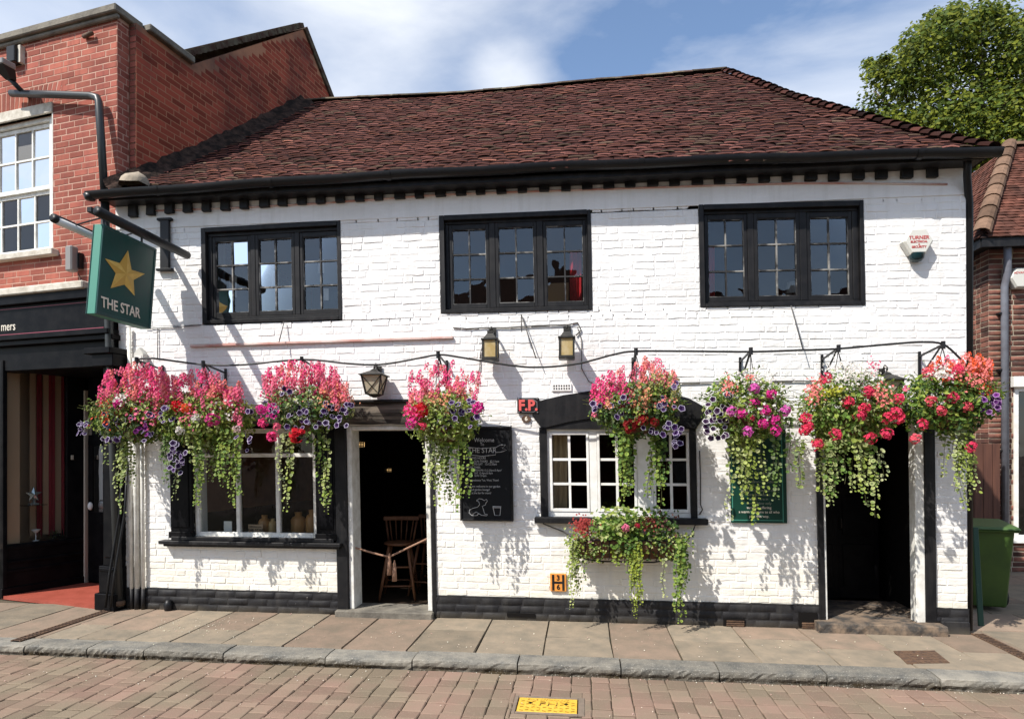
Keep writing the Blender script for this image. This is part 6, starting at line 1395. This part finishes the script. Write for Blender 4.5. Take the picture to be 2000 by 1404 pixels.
# window planter
pY = -.20; c = P(1226, 1070, pY); scl = FPX / proj(c)[2]
pt = thing('window_planter', 'wall trough of trailing plants below the white arched window', 'planter', (c.x, pY, P(1226, 1100, pY).z))
x0, x1 = P(1128, 1080, pY - .12).x, P(1318, 1080, pY - .12).x; z0, z1 = P(1226, 1101, pY - .14).z, P(1226, 1055, pY - .14).z
vs = []; nseg = 12
for k in range(5):
    t = k / 4; yy = -.03 - .30 * math.sin(t * math.pi / 2); zz = z0 + (z1 - z0) * (1 - math.cos(t * math.pi / 2))
    for i in range(nseg + 1): vs.append((x0 + (x1 - x0) * i / nseg, yy, zz + .006 * math.sin(i * 2.1)))
MB().add(vs, [(k * (nseg + 1) + i, k * (nseg + 1) + i + 1, (k + 1) * (nseg + 1) + i + 1, (k + 1) * (nseg + 1) + i) for k in range(4) for i in range(nseg)] + [tuple(k * (nseg + 1) for k in range(5)), tuple(k * (nseg + 1) + nseg for k in range(4, -1, -1))]).add([(x0, -.03, z1 - .02), (x1, -.03, z1 - .02), (x1, -.32, z1 - .02), (x0, -.32, z1 - .02)], [(0, 1, 2, 3)]).build('liner', 'coir', pt)
for i in range(13):
    xx = x0 + (x1 - x0) * i / 12; MB().tube([(xx, -.03 - .305 * math.sin(k / 5 * math.pi / 2) - .004, z0 + (z1 - z0) * (1 - math.cos(k / 5 * math.pi / 2)) - .008) for k in range(6)], .006, 6).build('iron_bar', 'black_metal', pt)
MB().tube([(x0 - .01, -.34, z1), (x1 + .01, -.34, z1)], .008, 6).build('rim', 'black_metal', pt); MB().tube([(x0 - .02, -.2, z0 + .04), (x0 + .2, -.21, z0 + .0), (x1 - .2, -.21, z0 + .0), (x1 + .02, -.2, z0 + .04)], .008, 6).build('rim', 'black_metal', pt)
mb = MB()
for (xa, xb, ya, yb, cols, n, sz) in ((1165, 1275, 995, 1075, (GREEN, LIME, GREEN, PALE), 900, .030), (1110, 1180, 1035, 1095, (LIME, PALE, GREEN), 420, .020), (1260, 1345, 1030, 1090, (GREEN, LIME, PALE, DARKG), 560, .022), (1270, 1320, 1000, 1045, (DARKG, GREEN, (.12, .05, .04)), 240, .022), (1200, 1260, 1040, 1085, (DARKG, GREEN), 250, .024)):
    for k in range(n):
        u, v = min(1.1, max(-.1, fr.gauss(.5, .27))), min(1.05, max(-.05, fr.gauss(.5, .27))); p = P(xa + (xb - xa) * u, ya + (yb - ya) * v, pY + fr.uniform(-.2, .12)); add_leaf(mb, p, Vector((g(0, .5) - .2, -.8 + g(0, .4), .7 + g(0, .4))), sz * fr.uniform(.6, 1.15), jc(fr.choice(cols), .3), .7)
kind(mb.build('foliage', 'foliage', pt), 'stuff')
mb = MB()
for (xa, xb, ya, yb, col, n, sz) in ((1120, 1155, 1010, 1045, (.42, .07, .06), 260, .013), (1250, 1285, 1005, 1035, (.38, .08, .07), 120, .012), (1245, 1250, 1025, 1032, (.5, .02, .05), 25, .014), (1140, 1170, 1040, 1090, (.5, .3, .3), 30, .01), (1175, 1185, 1080, 1085, (.1, .3, .1), 4, .01)):
    for k in range(n): p = P(fr.gauss((xa + xb) / 2, (xb - xa) / 4), fr.gauss((ya + yb) / 2, (yb - ya) / 4), pY - fr.uniform(.0, .2)); add_floret(mb, p, Vector((g(0, .5), -1, g(.4, .5))), sz * fr.uniform(.7, 1.2), jc(col, .3))
kind(mb.build('small_flowers', 'petals', pt), 'stuff')
mb = MB(); add_head(mb, P(1222, 1031, pY - .22), .038, (.82, .22, .36)); mb.build('flower_head', 'petals', pt); mb = MB(); add_head(mb, P(1245, 1026, pY - .22), .026, (.5, .02, .06)); mb.build('flower_head', 'petals', pt)
mb = MB(); YG = (.26, .30, .03)
for v in ((1245, 1060, 1195, YG, LIME, 7, .014), (1240, 1060, 1150, YG, LIME, 6, .014), (1247, 1150, 1206, YG, LIME, 2, .012), (1326, 1055, 1165, LIME, GREEN, 4, .022), (1334, 1060, 1150, GREEN, LIME, 4, .022), (1325, 1160, 1215, GREEN, LIME, 2, .018), (1296, 1085, 1165, PALE, VW, 1, .016), (1115, 1055, 1130, LIME, PALE, 4, .018), (1124, 1060, 1165, PALE, LIME, 3, .017), (1118, 1100, 1185, LIME, PALE, 1, .014), (1140, 1085, 1130, PALE, GREEN, 1, .016), (1205, 1070, 1105, YG, LIME, 2, .022), (1228, 1060, 1120, GREEN, LIME, 3, .018)):
    vine(mb, v[0], v[1], v[2], pY - .16, v[3], v[4], sz=v[6], strands=v[5], spread=.03, step=.019 if v[6] < .016 else .026)
kind(mb.build('trailing_stems', 'foliage', pt), 'stuff')

# ================================================================= DOORWAY: stools, rope, lamps
def stool(x, y, rz, label):
    o = thing('bar_stool', label, 'bar stool', (x, y, .05), 'wooden bar stools in the left doorway'); zs = .69
    F = Frame((x, y), rz)
    MB().lathe([(.0, 0), (.15, .0), (.19, .012), (.19, .03), (.16, .035), (0, .03)], (0, 0, zs), 20, False).build('seat', 'wood', o, F.w, smooth=True)
    for a in (-1, 1):
        for b in (-1, 1):
            MB().tube([(a * .11, b * .11, zs + .01), (a * .16, b * .16, .38), (a * .215, b * .21, .05)], [.017, .021, .015], 8).build('leg', 'wood', o, F.w, smooth=True)
    for (p, q, z) in (((-1, -1), (1, -1), .22), ((-1, 1), (1, 1), .22), ((-1, -1), (-1, 1), .30), ((1, -1), (1, 1), .30), ((-1, -1), (1, -1), .44)):
        k = .11 + .105 * (zs - z) / .64; MB().tube([(p[0] * k, p[1] * k, z), (q[0] * k, q[1] * k, z)], .011, 8).build('rung', 'wood', o, F.w, smooth=True)
    for i in range(5):
        t = (i - 2) / 2; MB().tube([(t * .11, .14, zs + .02), (t * .15, .19, zs + .29)], .0085, 7).build('back_spindle', 'wood', o, F.w, smooth=True)
    for t in (-1.25, 1.25): MB().tube([(t * .12, .12, zs + .02), (t * .155, .185, zs + .29)], .013, 8).build('back_post', 'wood', o, F.w, smooth=True)
    vs = []
    for i in range(9):
        t = (i - 4) / 4; yy = .20 - .035 * t * t; vs += [(t * .22, yy - .014, zs + .275), (t * .22, yy + .014, zs + .275), (t * .22, yy + .018, zs + .325), (t * .22, yy - .012, zs + .325)]
    MB().add(vs, [(i * 4 + j, (i + 1) * 4 + j, (i + 1) * 4 + (j + 1) % 4, i * 4 + (j + 1) % 4) for i in range(8) for j in range(4)] + [(0, 1, 2, 3), (35, 34, 33, 32)]).build('top_rail', 'wood', o, F.w, bevel=.005)
sp_ = PG(772, 1172, .05); stool(sp_.x, sp_.y + .18, .15, 'wooden bar stool standing nearest the rope in the left doorway')
sp_ = PG(826, 1168, .05); stool(sp_.x + .02, sp_.y + .30, -.1, 'wooden bar stool half hidden behind the right door post')
ro = thing('rope_barrier', 'brown rope with tassels slung across the left doorway', 'rope', P(757, 1085, .05))
rp = [P(672, 1063, .0), P(690, 1068, .05), P(720, 1077, .06), P(757, 1086, .06), P(775, 1080, .06), P(800, 1068, .05), P(834, 1052, .0)]
MB().tube(smooth_path(rp), .011, 7).build('rope', 'rope', ro, smooth=True)
for (x, y0_, y1_) in ((761, 1088, 1122), (771, 1102, 1134)):
    p, q = P(x, y0_, .05), P(x, y1_, .05); h_ = p.z - q.z
    MB().lathe([(.005, h_ + .05), (.012, h_ + .02), (.018, h_), (.014, h_ - .015), (.022, h_ - .04), (.028, 0), (0, 0)], (p.x, .04, q.z), 12, False).build('tassel', 'rope', ro, smooth=True)
def pend(px, py, Y, w, h, label):
    p = P(px, py, Y); o = thing('lit_lamp', label, 'lamp', p)
    MB().box(p.x - w * .35, p.x + w * .35, Y - .03, Y + .03, p.z - h * .3, p.z + h * .3).build('glow', 'bulb', o)
    for k in range(5): xx = p.x - w / 2 + w * k / 4; MB().box(xx - .006, xx + .006, Y - .05, Y - .042, p.z - h / 2, p.z + h / 2).build('cage_bar', 'black_metal', o)
    for k in range(4): zz = p.z - h / 2 + h * k / 3; MB().box(p.x - w / 2, p.x + w / 2, Y - .052, Y - .0435, zz - .006, zz + .006).build('cage_bar', 'black_metal', o)
    MB().tube([p + Vector((0, 0, h * .4)), (p.x, Y, 2.38)], .006, 5).build('cord', 'black_metal', o)
pend(706, 868, 1.2, .09, .10, 'small warm caged lamp high inside the left doorway')
pend(760, 918, 2.9, .11, .07, 'small flat warm lamp deep inside the left doorway')

# things behind the panes
def item(name, label, cat, mb, m, xf=None, smooth=False, bevel=0): return tag(mb.build(name, m, None, xf, smooth, bevel), label, cat)
Y_ = .28; wz = LW[2] + .02
MB().box(LW[0], LW[1], .1, .5, wz - .03, wz).build('window_board', 'interior_floor', pub, warp)
def jar(px, w, h, label, m):
    x = P(px, 1030, Y_).x; item('jar', label, 'jar', MB().lathe([(w * .9, 0), (w, .02), (w, h * .62), (w * .8, h * .75), (w * .45, h * .82), (w * .5, h), (w * .3, h), (0, h * .9)], (x, Y_, wz), 16, False), m, smooth=True)
jar(583, .085, .24, 'squat brown stoneware jar at the right of the shop-like window', 'stoneware'); jar(517, .07, .20, 'brown stoneware jar behind the lettered card in the window', 'stoneware'); jar(533, .05, .16, 'small pale stoneware jar beside the window bar', 'stoneware_pale'); jar(609, .07, .27, 'brown jar partly hidden by right edge of the shop-like window', 'stoneware')
x = P(445, 1030, .2).x; item('card', 'plain white card leaning in the left light of the shop-like window', 'card', MB().box(x - .05, x + .05, .2, .21, wz, wz + .13), 'paper')
x = P(499, 1030, .17).x; cdo = thing('lettered_card', 'cream card with dark lettering in the shop-like window', 'card', (x, .17, wz)); MB().box(x - .09, x + .09, .17, .18, wz, wz + .10).build('board', 'stripe_cream', cdo); text('lettering', 'THE STAR', .045, 'black_paint', cdo, (x, .168, wz + .035)); text('lettering', 'welcomes you', .026, 'black_paint', cdo, (x, .168, wz + .075))
def drape(name, label, cat, px0, px1, py0, py1, Y, m, amp=.02, k=9):
    p0, p1 = P(px0, py1, Y), P(px1, py0, Y); vs = []
    for i in range(4 * k + 1):
        t = i / (4 * k); yy = Y + amp * math.sin(i * 1.571 + .3 * math.sin(i)); vs += [(p0.x + (p1.x - p0.x) * t, yy, p0.z), (p0.x + (p1.x - p0.x) * t, yy, p1.z)]
    return item(name, label, cat, MB().add(vs, [(2 * i, 2 * i + 2, 2 * i + 3, 2 * i + 1) for i in range(4 * k)]), m, smooth=True)
drape('curtain', 'cream curtain in the left light of the white window', 'curtain', 1074, 1108, 842, 995, .2, 'curtain_cream', k=3)
drape('red_curtain', 'bright red curtain at the right of the middle upper window', 'curtain', 1113, 1136, 490, 600, .2, 'curtain_red', k=3)
drape('red_curtain', 'red curtain at the left edge of the right upper window', 'curtain', 1380, 1396, 480, 590, .2, 'curtain_red', k=2)
drape('curtain', 'pale net curtain at the left of the left upper window', 'curtain', 412, 440, 465, 600, .25, 'lampshade', k=3)
p = P(1548, 585, .5); lo = thing('table_lamp', 'grey shaded table lamp in the right upper window', 'lamp', p)
MB().lathe([(.075, .06), (.055, .19)], p, 16, False).build('shade', 'lampshade', lo, smooth=True); MB().lathe([(.05, -.08), (.05, -.06), (.012, -.05), (.012, .08)], p, 10).build('stem', 'black_metal', lo, smooth=True)
p = P(436, 600, .3); item('cardboard_box', 'small brown cardboard box in the left upper window', 'box', MB().box(p.x - .09, p.x + .08, .25, .4, p.z - .1, p.z + .09), 'cardboard', bevel=.004)
p = P(535, 545, .3); st_ = star_poly(p.x, p.z, .24, .11, .2); item('star_frame', 'thin dark star outline hung inside the left upper window', 'ornament', MB().tube([(x, .3, z) for x, z in st_] + [(st_[0][0], .3, st_[0][1])], .007, 5), 'black_metal')
for k, (x_, y_, w_, h_) in enumerate(((537, 545, .085, .19), (627, 520, .07, .16), (637, 575, .06, .14), (455, 560, .10, .26))):  # plain white sheets make the pale patches in these panes
    p = P(x_, y_, .35); item('white_sheet', ('white sheet behind the star outline in the left upper window', 'tilted white sheet high in the right light of left upper window', 'white sheet low in the right light of left upper window', 'large white sheet beside the cardboard box, left upper window')[k], 'paper', MB().box(p.x - w_ / 2, p.x + w_ / 2, .35, .354, p.z - h_ / 2, p.z + h_ / 2), 'paper')
p = P(1090, 580, .4); item('cardboard_box', 'brown box low in the right light of the middle upper window', 'box', MB().box(p.x - .12, p.x + .12, .4, .6, p.z - .2, p.z + .16), 'cardboard', bevel=.004)

# ================================================================= STREET THINGS
# wheelie bin
b = PG(1922, 1186, 0); bn = thing('wheelie_bin', 'green wheelie bin standing in the passage beside the pub', 'bin', (b.x, b.y, 0)); BF = Frame((b.x, b.y), math.radians(-14))
prof = [(.165, .19, .05), (.19, .23, .5), (.215, .27, .93)]
vs = [(sx * w, sy * dpt, z) for w, dpt, z in prof for sx, sy in ((-1, -1), (1, -1), (1, 1), (-1, 1))]
MB().add(vs, [(3, 2, 1, 0)] + [(k * 4 + i, k * 4 + (i + 1) % 4, (k + 1) * 4 + (i + 1) % 4, (k + 1) * 4 + i) for k in range(2) for i in range(4)] + [(8, 9, 10, 11)]).build('body', 'bin_green', bn, BF.w, bevel=.03, segs=3)
MB().box(-.25, .25, -.31, .31, .915, .945).build('rim', 'bin_green', bn, BF.w, bevel=.01)
vs = [(-.265, -.33, .945), (.265, -.33, .945), (.265, .32, .945), (-.265, .32, .945), (-.245, -.29, .975), (.245, -.29, .975), (.235, .28, 1.02), (-.235, .28, 1.02)]
lid = MB().add(vs, [(3, 2, 1, 0), (4, 5, 6, 7), (0, 1, 5, 4), (1, 2, 6, 5), (2, 3, 7, 6), (3, 0, 4, 7)]).build('lid', 'bin_lid', bn, BF.w, bevel=.015, segs=2)
MB().tube([(-.22, .36, .93), (.22, .36, .93)], .016, 8).build('handle', 'bin_green', bn, BF.w, smooth=True)
for s in (-1, 1): MB().tube([(s * .24, .22, .1), (s * .28, .22, .1)], .1, 18).build('wheel', 'hose', bn, BF.w)
p, q = PG(1916, 1222, 0), P(1903, 1010, .55); item('green_plank', 'narrow dark green plank leaning by the pub corner and bin', 'plank', MB().bar((p.x, p.y, .0), (q.x + .01, q.y, 1.0), .02, .055, up=(1, 0, 0)), 'green_plank', bevel=.004)
# fire hydrant cover
fh = thing('hydrant_cover', 'yellow fire hydrant cover lettered FH in the brick road', 'cover', ((CX0 + CX1) / 2, (CY0 + CY1) / 2, -.1))
mb = MB(); t = .028
for bx in ((CX0 - t, CX0, CY0 - t, CY1 + t), (CX1, CX1 + t + .02, CY0 - t, CY1 + t), (CX0, CX1, CY1, CY1 + t), (CX0, CX1, CY0 - t, CY0)): mb.box(bx[0], bx[1], bx[2], bx[3], -.105, -.086)
mb.build('surround', 'concrete', fh, bevel=.004)
MB().box(CX0, CX1, CY0, CY1, -.105, -.097).build('pit', 'interior', fh)
MB().box(CX0 + .008, CX1 - .008, CY0 + .008, CY1 - .008, -.098, -.088).build('lid', 'cover_yellow', fh, bevel=.003)
text('lettering_shadow', 'FH', .10, 'rust_iron', fh, ((CX0 + CX1) / 2 + .003, (CY0 + CY1) / 2 + .016, -.0879), ey=(0, 1, 0), depth=.0008, sx=1.3, bold=.002)  # dark copy under the raised letters, painting their emboss shadow in colour
text('lettering_shadow', 'FIRE HYDRANT', .036, 'rust_iron', fh, ((CX0 + CX1) / 2, CY1 - .047, -.0879), ey=(0, 1, 0), depth=.0008, sx=1.3, bold=.0)  # same painted shadow edge for the small lettering
text('lettering', 'FH', .10, 'cover_yellow', fh, ((CX0 + CX1) / 2, (CY0 + CY1) / 2 + .02, -.085), ey=(0, 1, 0), depth=.004, sx=1.3)
text('lettering', 'FIRE HYDRANT', .036, 'cover_yellow', fh, ((CX0 + CX1) / 2, CY1 - .045, -.0865), ey=(0, 1, 0), depth=.002, sx=1.3)
mb = MB()
for i in range(10):
    for j in range(5):
        xx = CX0 + .04 + (CX1 - CX0 - .08) * i / 9; yy = CY0 + .03 + (CY1 - CY0 - .06) * j / 4
        if (2 < i < 7 and 1 < j) or (j > 3): continue
        mb.bar((xx - .012, yy, -.0865), (xx + .012, yy + (.012 if (i + j) % 2 else -.012), -.087), .008, .005)
M['cover_shade'] = mat('cover_shade', (.30, .18, .02), .7)
kind(mb.build('tread_studs', 'cover_shade', fh), 'stuff')
for s in (.22, .80): xx = CX0 + (CX1 - CX0) * s; MB().box(-.014, .014, -.014, .014, -.0885, -.0868).build('key_hole', 'interior', fh, lambda p: (xx + (p[0] - p[1]) * .72, (CY0 + CY1) / 2 + .03 + (p[0] + p[1]) * .72, p[2]))
# drain cover and channels in the pavement
q = [PG(1745, 1271, .002), PG(1825, 1270, .002), PG(1855, 1294, .002), PG(1772, 1296, .002)]
dc = thing('drain_cover', 'rusty iron drain cover set in the pavement at right', 'cover', q[0])
MB().add([(v.x, v.y, .006) for v in q] + [(v.x, v.y, -.01) for v in q], [(3, 2, 1, 0)] + [(i, (i + 1) % 4, (i + 1) % 4 + 4, i + 4) for i in range(4)]).build('plate', 'rust_iron', dc)
mb = MB()
for i in range(7):
    for j in range(5):
        u, v = (i + .5) / 7, (j + .5) / 5; p = q[0].lerp(q[1], u).lerp(q[3].lerp(q[2], u), v); mb.box(p.x - .018, p.x + .018, p.y - .012, p.y + .012, .006, .0085)
kind(mb.build('tread_studs', 'rust_iron', dc), 'stuff')
def channel(a, b, w, label):
    a, b = PG(*a, .0), PG(*b, .0); o = thing('drain_channel', label, 'drain channel', (a.x, a.y, 0)); dr = (b - a).normalized(); sd = Vector((-dr.y, dr.x, 0)); L_ = (b - a).length
    MB().bar(a + Vector((0, 0, .0)), b + Vector((0, 0, .0)), w, .012).build('trough', 'interior', o)
    for s in (-1, 1): MB().bar(a + sd * (s * w * .5) + Vector((0, 0, .003)), b + sd * (s * w * .5) + Vector((0, 0, .003)), .018, .014).build('edge', 'rust_iron', o)
    for k in range(int(L_ / .045)):
        c_ = a + dr * (.02 + k * .045); MB().bar(c_ - sd * w * .5 + Vector((0, 0, .005)), c_ + sd * w * .5 + Vector((0, 0, .005)), .016, .010).build('slat', 'rust_iron', o)
channel((30, 1252), (214, 1191), .085, 'rusty drain channel crossing the pavement at the left')
channel((1908, 1238), (2030, 1297), .10, 'iron drain channel crossing the pavement at the right')
# fallen petals
mb = MB()
for (xa, xb, ya, yb, n) in ((305, 450, 1205, 1235, 70), (240, 700, 1195, 1260, 40), (700, 1300, 1215, 1270, 60), (1300, 1900, 1230, 1290, 45), (0, 2000, 1310, 1330, 130), (200, 1900, 1330, 1404, 40)):
    for k in range(n):
        yy_ = fr.uniform(ya, yb); road_ = ya >= 1300; p = PG(fr.uniform(xa, xb), yy_, -.088 if road_ else .004)
        if road_ and p.y > KY - .01: p.y = KY - .012 - fr.uniform(0, .05)
        a = fr.uniform(0, 6.28); s = fr.uniform(.004, .011); t1, t2 = Vector((math.cos(a) * s, math.sin(a) * s, 0)), Vector((-math.sin(a) * s * .6, math.cos(a) * s * .6, 0)); z = Vector((0, 0, .004 + fr.uniform(0, .004)))
        mb.add([p - t1, p + t2 + z, p + t1, p - t2 + z], [(0, 1, 2, 3)], fr.choice(((.75, .72, .6), (.7, .6, .5), (.6, .4, .35), (.65, .62, .45))))
pe_ = mb.build('fallen_petals', 'petals'); kind(pe_, 'stuff'); pe_['label'] = 'small pale petals fallen over the pavement and road'; pe_['category'] = 'petals'
